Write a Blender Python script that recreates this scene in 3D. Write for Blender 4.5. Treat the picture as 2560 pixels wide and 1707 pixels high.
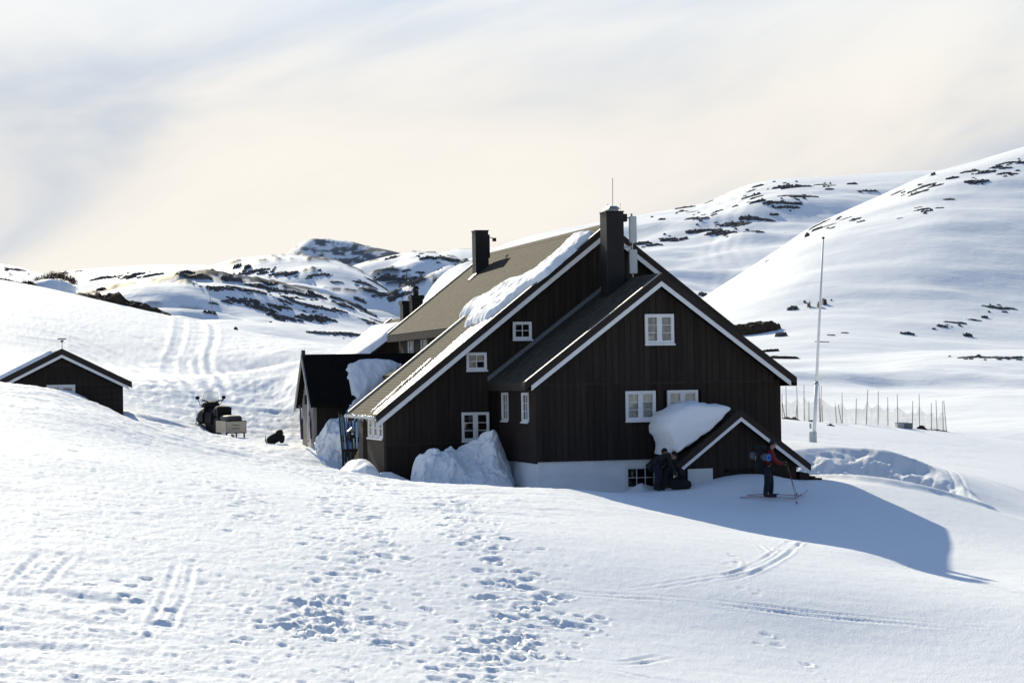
import bpy, bmesh, math, random
import numpy as np
from mathutils import Matrix, Vector
random.seed(7)
for o in list(bpy.data.objects): bpy.data.objects.remove(o)
SC = bpy.context.scene; COL = SC.collection
# ------------------------------------------------------------------ camera
F = 5300.; ROLL = .017; PITCH = math.atan(96.5/F); CAM = np.array([0, 0, 4.0])
fw = np.array([0, math.cos(PITCH), math.sin(PITCH)]); u0v = np.array([0, -math.sin(PITCH), math.cos(PITCH)]); XA = np.array([1., 0, 0])
RV = math.cos(ROLL)*XA-math.sin(ROLL)*u0v; UV = math.sin(ROLL)*XA+math.cos(ROLL)*u0v
cam = bpy.data.objects.new('camera', bpy.data.cameras.new('camera')); COL.objects.link(cam)
cam.data.sensor_width = 36; cam.data.lens = F/2560*36; cam.data.clip_start = .5; cam.data.clip_end = 30000
m = Matrix.Identity(4)
for i in range(3): m[i][0] = RV[i]; m[i][1] = UV[i]; m[i][2] = -fw[i]; m[i][3] = CAM[i]
cam.matrix_world = m; SC.camera = cam
# ------------------------------------------------------------------ light
AZ = math.radians(18); EL = math.radians(24.5)
SUN = Vector((-math.sin(AZ)*math.cos(EL), math.cos(AZ)*math.cos(EL), math.sin(EL)))
sl = bpy.data.lights.new('sun', 'SUN'); sl.energy = 5.0; sl.angle = math.radians(.5); sl.color = (1, .90, .68)
so = bpy.data.objects.new('sun', sl); COL.objects.link(so); so.rotation_euler = SUN.to_track_quat('Z', 'Y').to_euler()
so.location = (-30, 60, 60)
W = bpy.data.worlds.new('World'); SC.world = W; W.use_nodes = True
SKY_STRENGTH = .125; CLOUD = 6.1; CROT = 14; CLOC = (-.03, 0, -.025)
def build_world():
    nt = W.node_tree; nt.nodes.clear(); N = nt.nodes.new; L = nt.links.new
    out = N('ShaderNodeOutputWorld'); bg = N('ShaderNodeBackground'); bg.inputs[1].default_value = SKY_STRENGTH
    L(bg.outputs[0], out.inputs[0])
    sky = N('ShaderNodeTexSky'); sky.sky_type = 'NISHITA'; sky.sun_disc = False
    sky.sun_elevation = EL; sky.sun_rotation = -AZ; sky.altitude = 1000; sky.air_density = 1.0; sky.dust_density = .3; sky.ozone_density = 2.0
    tc = N('ShaderNodeTexCoord'); sep = N('ShaderNodeSeparateXYZ'); L(tc.outputs['Generated'], sep.inputs[0])
    def M(op, a, b=None, clamp=False):
        n = N('ShaderNodeMath'); n.operation = op; n.use_clamp = clamp
        for i, v in enumerate((a, b)):
            if v is None: continue
            if isinstance(v, (int, float)): n.inputs[i].default_value = v
            else: L(v, n.inputs[i])
        return n.outputs[0]
    # cloud sheets lie in bands that run away to the right
    mp = N('ShaderNodeMapping'); mp.inputs['Rotation'].default_value = (0, math.radians(CROT), 0); mp.inputs['Location'].default_value = CLOC
    L(tc.outputs['Generated'], mp.inputs[0])
    ms = N('ShaderNodeVectorMath'); ms.operation = 'MULTIPLY'; ms.inputs[1].default_value = (4.2, 2.0, 15.0); L(mp.outputs[0], ms.inputs[0])
    n1 = N('ShaderNodeTexNoise'); n1.inputs['Scale'].default_value = .85; n1.inputs['Detail'].default_value = 5; n1.inputs['Roughness'].default_value = .5; n1.inputs['Distortion'].default_value = .55
    L(ms.outputs[0], n1.inputs['Vector'])
    r1 = N('ShaderNodeValToRGB'); r1.color_ramp.interpolation = 'B_SPLINE'
    r1.color_ramp.elements[0].position = .30; r1.color_ramp.elements[0].color = (.52, .58, .68, 1)
    r1.color_ramp.elements[1].position = .66; r1.color_ramp.elements[1].color = (.95, .90, .82, 1)
    for p_, c_ in ((.40, (.62, .66, .72, 1)), (.50, (.83, .81, .78, 1)), (.58, (.90, .86, .80, 1))):
        e = r1.color_ramp.elements.new(p_); e.color = c_
    L(n1.outputs[0], r1.inputs[0])
    # veil: thick near the horizon, thinning overhead
    mr = N('ShaderNodeMapRange'); mr.interpolation_type = 'SMOOTHSTEP'; mr.inputs['From Min'].default_value = .10; mr.inputs['From Max'].default_value = .42
    mr.inputs['To Min'].default_value = 1; mr.inputs['To Max'].default_value = .03; L(sep.outputs[2], mr.inputs['Value'])
    # the veil glows towards the sun
    dt = N('ShaderNodeVectorMath'); dt.operation = 'DOT_PRODUCT'; L(tc.outputs['Generated'], dt.inputs[0]); dt.inputs[1].default_value = tuple(SUN)
    gl = N('ShaderNodeMapRange'); gl.interpolation_type = 'SMOOTHSTEP'; gl.inputs['From Min'].default_value = -.4; gl.inputs['From Max'].default_value = .95
    gl.inputs['To Min'].default_value = .33; gl.inputs['To Max'].default_value = 1.0; L(dt.outputs['Value'], gl.inputs['Value'])
    sc = M('MULTIPLY', gl.outputs[0], CLOUD)
    vm = N('ShaderNodeVectorMath'); vm.operation = 'SCALE'; L(r1.outputs[0], vm.inputs[0]); L(sc, vm.inputs['Scale'])
    mx = N('ShaderNodeMix'); mx.data_type = 'RGBA'
    L(mr.outputs[0], mx.inputs[0]); L(sky.outputs[0], mx.inputs[6]); L(vm.outputs[0], mx.inputs[7])
    L(mx.outputs[2], bg.inputs[0])
build_world()
vs = SC.view_settings; vs.view_transform = 'Standard'; vs.look = 'None'; vs.gamma = 1; vs.exposure = 0.43; vs.use_curve_mapping = False
SC.render.engine = 'CYCLES'
# ------------------------------------------------------------------ pixel helpers (2560 x 1707 pixels)
def ray(px, py): return fw+RV*((px-1280)/F)+UV*((853.5-py)/F)
def at(px, py, Y):
    d = ray(px, py); return CAM+d*(Y/d[1])
TH = math.atan(1430/5300.)
EX = np.array([math.cos(TH), math.sin(TH), 0]); DX = np.array([-math.sin(TH), math.cos(TH), 0])
ORG = at(1342.5, 1155, 68.)
def loc(u, v, z):
    q = ORG+EX*u+DX*v; return np.array([q[0], q[1], z])
def onv(px, py, v):
    r = ray(px, py); t = ((ORG+DX*v-CAM)@DX)/(r@DX); q = CAM+r*t; return (q-ORG)@EX, q[2]
def onu(px, py, u):
    r = ray(px, py); t = ((ORG+EX*u-CAM)@EX)/(r@EX); q = CAM+r*t; return (q-ORG)@DX, q[2]
def onroof(px, py, z0=9.33, k=.78, uc=3.88):
    r = ray(px, py); f = lambda q: q[2]-z0+k*uc-k*((q-ORG)@EX)
    a = f(CAM); t = -a/(f(CAM+r)-a); q = CAM+r*t; return (q-ORG)@EX, (q-ORG)@DX
# ------------------------------------------------------------------ noise
def _h(ix, iy, seed):
    n = (ix.astype(np.int64)*374761393+iy.astype(np.int64)*668265263+seed*974711) & 0xffffffff
    n = ((n ^ (n >> 13))*1274126177) & 0xffffffff
    return ((n ^ (n >> 16)) & 0xffff)/65535.
def vnoise(x, y, seed=0):
    ix = np.floor(x); iy = np.floor(y); fx = x-ix; fy = y-iy
    fx = fx*fx*fx*(fx*(fx*6-15)+10); fy = fy*fy*fy*(fy*(fy*6-15)+10)
    a = _h(ix, iy, seed); b = _h(ix+1, iy, seed); c = _h(ix, iy+1, seed); d = _h(ix+1, iy+1, seed)
    return (a*(1-fx)+b*fx)*(1-fy)+(c*(1-fx)+d*fx)*fy-.5
def fbm(x, y, seed=0, oct=4, gain=.5, lac=2.03):
    s = 0; a = 1.; c, sn = math.cos(.6), math.sin(.6)
    for i in range(oct):
        s = s+a*vnoise(x, y, seed+i*17); x, y = (x*c-y*sn)*lac+3.7, (x*sn+y*c)*lac+1.3; a *= gain
    return s
def sstep(a, b, x):
    t = np.clip((x-a)/(b-a), 0, 1); return t*t*(3-2*t)
# ------------------------------------------------------------------ near terrain: heights from a spline through known points
PTS = []
for X, Y, z in [(1.91, 61.79, .73), (2.48, 61.08, .61), (3.87, 59.39, .32), (5.54, 57.41, .01), (7.03, 55.66, -.25), (8.96, 53.54, -.49), (10.21, 51.9, -.83),
                (10.83, 54.7, -.72), (11.5, 58.08, -.63), (11.85, 60.73, -.4), (11.49, 63.54, .02), (10.52, 66.91, .55), (10.7, 50.5, -.88), (12.2, 47, -1.05), (8.5, 46, -.85), (14.5, 52, -1.1), (16, 44, -1.5), (5, 44, -.7)]: PTS.append((X, Y, z))
for p in [(0, 960, 74), (120, 972, 75), (230, 1010, 76), (300, 1050, 77), (420, 1086, 76), (560, 1124, 75), (700, 1152, 73.5), (860, 1182, 71), (950, 1195, 69),
          (1050, 1207, 67), (1200, 1213, 65), (1342, 1222, 63.5), (560, 1098, 88), (685, 1110, 84), (740, 1094, 86), (800, 1125, 80), (860, 1170, 77), (330, 1045, 84),
          (420, 1048, 87), (0, 712, 152), (200, 742, 152), (400, 800, 150), (560, 822, 140), (750, 850, 125), (300, 900, 110), (100, 830, 115), (450, 960, 98), (620, 985, 98),
          (2033, 1108, 100), (2300, 1160, 88), (2560, 1250, 80), (1990, 1052, 120), (2200, 1063, 120), (2370, 1080, 120), (2500, 1130, 108),
          (1925, 1248, 65), (1800, 1192, 67.2), (1660, 1222, 67), (2000, 1201, 67.5), (1500, 1231, 64.5), (160, 1052, 83), (700, 1000, 97), (650, 930, 108),
          (1900, 1188, 66.6), (2130, 1165, 76), (2200, 1200, 70), (2440, 1260, 74), (-120, 940, 76), (2700, 1350, 66), (860, 1212, 62), (700, 1182, 63.5), (560, 1154, 65), (400, 1110, 66), (200, 1036, 67), (950, 1220, 61), (1050, 1232, 60), (1200, 1240, 59), (1342, 1250, 58),
          (860, 1290, 50), (560, 1230, 52), (200, 1150, 54), (1200, 1322, 49), (1500, 1262, 58), (20, 1000, 68), (2035, 1108, 83), (2110, 1126, 81), (2210, 1134, 80)]:
    q = at(*p); PTS.append(tuple(q))
pl = lambda X, Y: .73-.12*(X-1.9)+.057*(Y-61.8)
for Y in (8, 24, 42):
    for s in (-1.2, -.45, -.15, .15, .45, 1.2): PTS.append((s*Y, Y, pl(s*Y, Y)-(.35 if s > 0 else 0)*(Y > 30)))
for X, Y, z in [(-60, 75, 7.5), (-70, 150, 16), (40, 60, -3.5), (60, 120, -4), (30, 165, -4.5), (0, 165, -1), (-20, 175, 4), (-45, 180, 7), (8, 100, 1.6), (3, 135, 2.2), (14, 140, -1),
                (-5, 72, .75), (-1.5, 68.5, .3), (1, 69, .1), (4, 69.5, .1), (9.5, 74, .2), (-9.5, 104, 5.2), (-6, 104, 4.6), (-12.5, 110, 5.4), (-3, 90, 1.6), (5, 80, .6)]: PTS.append((X, Y, z))
PT = np.array(PTS); SCL = 50.
def _phi(r2): return np.where(r2 > 0, .5*r2*np.log(np.maximum(r2, 1e-12)), 0)
def _fit():
    A = PT[:, :2]/SCL; n = len(A)
    K = _phi(((A[:, None]-A[None])**2).sum(-1))+np.eye(n)*2e-7; P = np.c_[np.ones(n), A]
    return np.linalg.solve(np.block([[K, P], [P.T, np.zeros((3, 3))]]), np.r_[PT[:, 2], 0, 0, 0])
WTS = _fit()
def _rbf(X, Y):
    x = np.ravel(X)/SCL; y = np.ravel(Y)/SCL; out = WTS[-3]+WTS[-2]*x+WTS[-1]*y; A = PT[:, :2]/SCL
    for i in range(len(A)): out += WTS[i]*_phi((x-A[i, 0])**2+(y-A[i, 1])**2)
    return out.reshape(np.shape(X))
LX = np.arange(-90, 91, 1.); LY = np.arange(0, 186, 1.)
LAT = _rbf(*np.meshgrid(LX, LY))
def H0(X, Y):      # smooth (cubic) lookup in the lattice
    fx = np.clip((X-LX[0]), 1, len(LX)-3.001); fy = np.clip((Y-LY[0]), 1, len(LY)-3.001)
    ix = np.floor(fx).astype(int); iy = np.floor(fy).astype(int); tx = fx-ix; ty = fy-iy
    def cw(t): return ((-.5*t+1)*t-.5)*t, (1.5*t-2.5)*t*t+1, ((-1.5*t+2)*t+.5)*t, (.5*t-.5)*t*t
    wx = cw(tx); wy = cw(ty); out = 0
    for j in range(4):
        row = 0
        for i in range(4): row = row+wx[i]*LAT[iy+j-1, ix+i-1]
        out = out+wy[j]*row
    # beyond the lattice go on level
    return out
# local features that belong to the snow surface
BANK = [at(1965, 1104, 84), at(2035, 1110, 85), at(2110, 1130, 85), at(2200, 1132, 84), at(2240, 1150, 81), at(2232, 1180, 77)]
def Hn(X, Y):
    z = H0(X, Y)
    # wind scoop: bowl floor in front of the bank, steep wall behind it
    cx, cy = 12.5, 74.5
    r = np.sqrt(((X-cx)/3.6)**2+((Y-cy)/6.0)**2)+.12*fbm(X*.6, Y*.6, 51, 3)
    z = z-.85*(1-sstep(.45, 1.0, r))+.16*np.exp(-((r-1.03)/.07)**2)+.26*fbm(X*1.3, Y*1.3, 53, 4, .6)*sstep(1.05, .8, r)*sstep(.1, .4, r)
    # cut beside the left cabin
    r2 = np.sqrt(((X+13.9)/1.5)**2+((Y-86.2)/2.2)**2)
    z = z-.5*(1-sstep(.5, 1.0, r2))
    # drift that has blown up against the annexes at the back of the lodge
    r3 = np.sqrt(((X+6.0)/5.2)**2+((Y-98.5)/7.5)**2)
    z = z+2.2*(1-sstep(.1, 1.0, r3))
    return z
def ground_hit(px, py, f=None, y0=18., y1=165., n=500):
    f = f or Hn; Ys = np.geomspace(y0, y1, n); r = ray(px, py); P = CAM[None]+r[None]*(Ys/r[1])[:, None]
    k = np.nonzero(P[:, 2] <= f(P[:, 0], P[:, 1]))[0]
    return P[k[0]] if len(k) else P[-1]
def gz(X, Y): return float(Hn(np.array([X]), np.array([Y]))[0])
# ------------------------------------------------------------------ object helpers
def setm(o, label=None, cat=None, group=None, kind=None):
    if label: o['label'] = label
    if cat: o['category'] = cat
    if group: o['group'] = group
    if kind: o['kind'] = kind
    return o
def empty(name, l, rz=0, label=None, cat=None, group=None):
    o = bpy.data.objects.new(name, None); COL.objects.link(o); o.location = l; o.rotation_euler = (0, 0, rz); o.empty_display_size = .3
    return setm(o, label, cat, group)
def mesh(name, v, f, mat, parent=None, smooth=False):
    me = bpy.data.meshes.new(name); me.from_pydata([tuple(map(float, p)) for p in v], [], f); me.update()
    if mat: me.materials.append(mat)
    if smooth: me.polygons.foreach_set('use_smooth', [True]*len(me.polygons))
    o = bpy.data.objects.new(name, me); COL.objects.link(o)
    if parent: o.parent = parent
    return o
def gridmesh(name, P, mat, parent=None, keep=None, smooth=True):
    n, mm = P.shape[:2]; me = bpy.data.meshes.new(name)
    idx = np.arange(n*mm).reshape(n, mm)
    q = np.stack([idx[:-1, :-1], idx[:-1, 1:], idx[1:, 1:], idx[1:, :-1]], -1).reshape(-1, 4)
    if keep is not None:
        k = keep.ravel(); q = q[k[q].any(1)]
        used = np.zeros(n*mm, bool); used[q.ravel()] = True; mp = np.cumsum(used)-1; q = mp[q]; V = P.reshape(-1, 3)[used]
    else: V = P.reshape(-1, 3)
    me.vertices.add(len(V)); me.vertices.foreach_set('co', V.astype(np.float32).ravel())
    me.loops.add(q.size); me.loops.foreach_set('vertex_index', q.astype(np.int32).ravel())
    me.polygons.add(len(q)); me.polygons.foreach_set('loop_start', np.arange(0, q.size, 4, dtype=np.int32)); me.polygons.foreach_set('loop_total', np.full(len(q), 4, np.int32))
    me.polygons.foreach_set('use_smooth', np.full(len(q), smooth)); me.update(calc_edges=True); me.validate()
    me.materials.append(mat); o = bpy.data.objects.new(name, me); COL.objects.link(o)
    if parent: o.parent = parent
    return o
class MB:
    def __init__(s): s.v = []; s.f = []
    def add(s, v, f):
        n = len(s.v); s.v += [tuple(map(float, p)) for p in v]; s.f += [[i+n for i in q] for q in f]; return s
    def box(s, a, b):
        (x0, y0, z0), (x1, y1, z1) = a, b
        return s.add([(x0, y0, z0), (x1, y0, z0), (x1, y1, z0), (x0, y1, z0), (x0, y0, z1), (x1, y0, z1), (x1, y1, z1), (x0, y1, z1)],
                     [[0, 3, 2, 1], [4, 5, 6, 7], [0, 1, 5, 4], [1, 2, 6, 5], [2, 3, 7, 6], [3, 0, 4, 7]])
    def prism(s, poly, y0, y1):        # poly in (x, z), extruded along y
        n = len(poly); v = [(x, y0, z) for x, z in poly]+[(x, y1, z) for x, z in poly]
        return s.add(v, [list(range(n)), list(range(2*n-1, n-1, -1))]+[[i, i+n, (i+1) % n+n, (i+1) % n] for i in range(n)])
    def prismx(s, poly, x0, x1):       # poly in (y, z), extruded along x
        n = len(poly); v = [(x0, y, z) for y, z in poly]+[(x1, y, z) for y, z in poly]
        return s.add(v, [list(range(n))[::-1], list(range(n, 2*n))]+[[i, (i+1) % n, (i+1) % n+n, i+n] for i in range(n)])
    def tube(s, pts, rad, n=8, cap=True):
        pts = [Vector(p) for p in pts]; R = rad if isinstance(rad, (list, tuple)) else [rad]*len(pts); base = len(s.v); up = Vector((0.13, .21, .97))
        for i, p in enumerate(pts):
            t = (pts[min(i+1, len(pts)-1)]-pts[max(i-1, 0)]).normalized(); a = t.cross(up)
            if a.length < 1e-3: a = t.cross(Vector((1, 0, 0)))
            a.normalize(); b = t.cross(a)
            for k in range(n):
                w = 2*math.pi*k/n; q = p+(a*math.cos(w)+b*math.sin(w))*R[i]; s.v.append(tuple(q))
        for i in range(len(pts)-1):
            for k in range(n): s.f.append([base+i*n+k, base+i*n+(k+1) % n, base+(i+1)*n+(k+1) % n, base+(i+1)*n+k])
        if cap: s.f.append([base+k for k in range(n)][::-1]); s.f.append([base+(len(pts)-1)*n+k for k in range(n)])
        return s
    def bar(s, p, q, w, h, up=(0, 0, 1)):   # rectangular bar
        p = Vector(p); q = Vector(q); t = (q-p).normalized(); a = t.cross(Vector(up)); a.normalize(); b = a.cross(t)
        v = [c+a*(w/2*i)+b*(h/2*j) for c in (p, q) for i, j in ((-1, -1), (1, -1), (1, 1), (-1, 1))]
        return s.add(v, [[0, 1, 2, 3][::-1], [4, 5, 6, 7], [0, 1, 5, 4], [1, 2, 6, 5], [2, 3, 7, 6], [3, 0, 4, 7]])
    def build(s, name, mat, parent=None, smooth=False, bevel=0, seg=2):
        o = mesh(name, s.v, s.f, mat, parent, smooth)
        if bevel:
            b = o.modifiers.new('bevel', 'BEVEL'); b.width = bevel; b.segments = seg; b.limit_method = 'ANGLE'
        return o
# ------------------------------------------------------------------ materials
def mat(name, col, rough=.7, var=0, scale=(4, 4, 4), nscale=1., bump=0, bscale=20, spec=.4, metal=0, rnd=0, coat=0, detail=4):
    M = bpy.data.materials.new(name); M.use_nodes = True; nt = M.node_tree; b = nt.nodes['Principled BSDF']; N = nt.nodes.new; L = nt.links.new
    b.inputs['Base Color'].default_value = (*col, 1); b.inputs['Roughness'].default_value = rough; b.inputs['Specular IOR Level'].default_value = spec; b.inputs['Metallic'].default_value = metal
    b.inputs['Coat Weight'].default_value = coat
    tc = N('ShaderNodeTexCoord')
    if var:
        mp = N('ShaderNodeMapping'); mp.inputs['Scale'].default_value = scale; L(tc.outputs['Object'], mp.inputs[0])
        n = N('ShaderNodeTexNoise'); n.inputs['Scale'].default_value = nscale; n.inputs['Detail'].default_value = detail; L(mp.outputs[0], n.inputs['Vector'])
        mr = N('ShaderNodeMapRange'); mr.inputs['From Min'].default_value = .25; mr.inputs['From Max'].default_value = .75; mr.inputs['To Min'].default_value = 1-var; mr.inputs['To Max'].default_value = 1+var; L(n.outputs[0], mr.inputs['Value'])
        val = mr.outputs[0]
        if rnd:
            oi = N('ShaderNodeObjectInfo'); m2 = N('ShaderNodeMapRange'); m2.inputs['To Min'].default_value = 1-rnd; m2.inputs['To Max'].default_value = 1+rnd; L(oi.outputs['Random'], m2.inputs['Value'])
            mu = N('ShaderNodeMath'); mu.operation = 'MULTIPLY'; L(val, mu.inputs[0]); L(m2.outputs[0], mu.inputs[1]); val = mu.outputs[0]
        vm = N('ShaderNodeVectorMath'); vm.operation = 'SCALE'; vm.inputs[0].default_value = col; L(val, vm.inputs['Scale']); L(vm.outputs[0], b.inputs['Base Color'])
    if bump:
        n2 = N('ShaderNodeTexNoise'); n2.inputs['Scale'].default_value = bscale; n2.inputs['Detail'].default_value = 5; L(tc.outputs['Object'], n2.inputs['Vector'])
        bp = N('ShaderNodeBump'); bp.inputs['Strength'].default_value = bump; bp.inputs['Distance'].default_value = .02; L(n2.outputs[0], bp.inputs['Height']); L(bp.outputs[0], b.inputs['Normal'])
    return M
def snow_mat(name, bscale=6., bdist=.03, bstr=.5, rough=.6, col=(.90, .925, .95), spec=.008, big=0):
    M = bpy.data.materials.new(name); M.use_nodes = True; nt = M.node_tree; b = nt.nodes['Principled BSDF']; N = nt.nodes.new; L = nt.links.new
    b.inputs['Base Color'].default_value = (*col, 1); b.inputs['Roughness'].default_value = rough; b.inputs['Specular IOR Level'].default_value = spec
    tc = N('ShaderNodeTexCoord')
    n2 = N('ShaderNodeTexNoise'); n2.inputs['Scale'].default_value = bscale; n2.inputs['Detail'].default_value = 6; n2.inputs['Roughness'].default_value = .6; L(tc.outputs['Object'], n2.inputs['Vector'])
    bp = N('ShaderNodeBump'); bp.inputs['Strength'].default_value = bstr; bp.inputs['Distance'].default_value = bdist; L(n2.outputs[0], bp.inputs['Height'])
    L(bp.outputs[0], b.inputs['Normal'])
    return M
SNOW = snow_mat('snow', 20, .022, .7); SNOWFAR = snow_mat('snow_far', .09, 1.5, .5); SNOWROOF = snow_mat('snow_roof', 9, .03, .5)
ICE = snow_mat('wet_ice', 14, .03, .8, rough=.22, col=(.30, .30, .30), spec=.7)
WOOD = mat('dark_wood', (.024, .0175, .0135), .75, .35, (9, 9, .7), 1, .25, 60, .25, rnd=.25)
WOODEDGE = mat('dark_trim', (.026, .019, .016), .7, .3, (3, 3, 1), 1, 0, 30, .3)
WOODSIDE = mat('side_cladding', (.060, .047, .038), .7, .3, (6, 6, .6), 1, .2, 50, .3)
BACK = mat('wall_core', (.012, .010, .009), .9)
WHITE = mat('white_paint', (.78, .79, .80), .5, .06, (2, 2, 2), 2, .1, 30, .4)
PLASTER = mat('white_plaster', (.76, .78, .79), .8, .10, (1.2, 1.2, 1.8), 1, .3, 14, .2)
CHIM = mat('black_sheet_metal', (.012, .012, .013), .5, .2, (2, 2, 1), 1, .12, 3, .25)
STEEL = mat('grey_steel', (.34, .36, .38), .4, .1, metal=.7)
PLASTIC = mat('pale_plastic', (.50, .55, .55), .45, .05)
LIT = mat('metal_verge', (.42, .40, .37), .62, .1, metal=.4)
ROCK = mat('rock', (.095, .092, .092), .9, .5, (.35, .35, .8), 1, .6, 1.5, .15)
TURF = mat('heather_turf', (.050, .038, .026), .95, .5, (1.5, 1.5, 1.5), 1, .8, 6, .1)
def shingle_mat():
    M = bpy.data.materials.new('shingle'); M.use_nodes = True; nt = M.node_tree; b = nt.nodes['Principled BSDF']; N = nt.nodes.new; L = nt.links.new
    tc = N('ShaderNodeTexCoord'); sp = N('ShaderNodeSeparateXYZ'); L(tc.outputs['Object'], sp.inputs[0])
    cb = N('ShaderNodeCombineXYZ'); L(sp.outputs[1], cb.inputs[0]); L(sp.outputs[2], cb.inputs[1])
    br = N('ShaderNodeTexBrick'); br.inputs['Scale'].default_value = 1; br.inputs['Brick Width'].default_value = .33; br.inputs['Row Height'].default_value = .087; br.inputs['Mortar Size'].default_value = .006
    br.inputs['Color1'].default_value = (.056, .052, .043, 1); br.inputs['Color2'].default_value = (.072, .067, .056, 1); br.inputs['Mortar'].default_value = (.044, .041, .034, 1); br.inputs['Bias'].default_value = -.2
    L(cb.outputs[0], br.inputs['Vector'])
    n = N('ShaderNodeTexNoise'); n.inputs['Scale'].default_value = 2.5; n.inputs['Detail'].default_value = 6; L(tc.outputs['Object'], n.inputs['Vector'])
    mr = N('ShaderNodeMapRange'); mr.inputs['From Min'].default_value = .3; mr.inputs['From Max'].default_value = .7; mr.inputs['To Min'].default_value = .75; mr.inputs['To Max'].default_value = 1.25; L(n.outputs[0], mr.inputs['Value'])
    vm = N('ShaderNodeVectorMath'); vm.operation = 'SCALE'; L(br.outputs[0], vm.inputs[0]); L(mr.outputs[0], vm.inputs['Scale']); L(vm.outputs[0], b.inputs['Base Color'])
    b.inputs['Roughness'].default_value = .85; b.inputs['Specular IOR Level'].default_value = .035
    n2 = N('ShaderNodeTexNoise'); n2.inputs['Scale'].default_value = 45; L(tc.outputs['Object'], n2.inputs['Vector'])
    bp = N('ShaderNodeBump'); bp.inputs['Strength'].default_value = .5; bp.inputs['Distance'].default_value = .01; L(n2.outputs[0], bp.inputs['Height']); L(bp.outputs[0], b.inputs['Normal'])
    return M
SHINGLE = shingle_mat()
def glass_mat():
    M = bpy.data.materials.new('window_glass'); M.use_nodes = True; nt = M.node_tree; N = nt.nodes.new; L = nt.links.new
    nt.nodes.remove(nt.nodes['Principled BSDF']); out = nt.nodes['Material Output']
    t = N('ShaderNodeBsdfTransparent'); t.inputs[0].default_value = (.95, .96, .96, 1); g = N('ShaderNodeBsdfGlossy'); g.inputs['Roughness'].default_value = .02
    fr = N('ShaderNodeFresnel'); fr.inputs[0].default_value = 1.9
    n2 = N('ShaderNodeTexNoise'); n2.inputs['Scale'].default_value = 2.2; tc = N('ShaderNodeTexCoord'); L(tc.outputs['Object'], n2.inputs['Vector'])
    bp = N('ShaderNodeBump'); bp.inputs['Strength'].default_value = .12; bp.inputs['Distance'].default_value = .05; L(n2.outputs[0], bp.inputs['Height']); L(bp.outputs[0], g.inputs['Normal'])
    mx = N('ShaderNodeMixShader'); L(fr.outputs[0], mx.inputs[0]); L(t.outputs[0], mx.inputs[1]); L(g.outputs[0], mx.inputs[2]); L(mx.outputs[0], out.inputs[0])
    return M
GLASS = glass_mat()
CURT = mat('pale_curtain', (.72, .74, .72), .9, .15, (6, 6, 1), 1); ROOM = mat('dark_room', (.018, .018, .02), .9)
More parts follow.
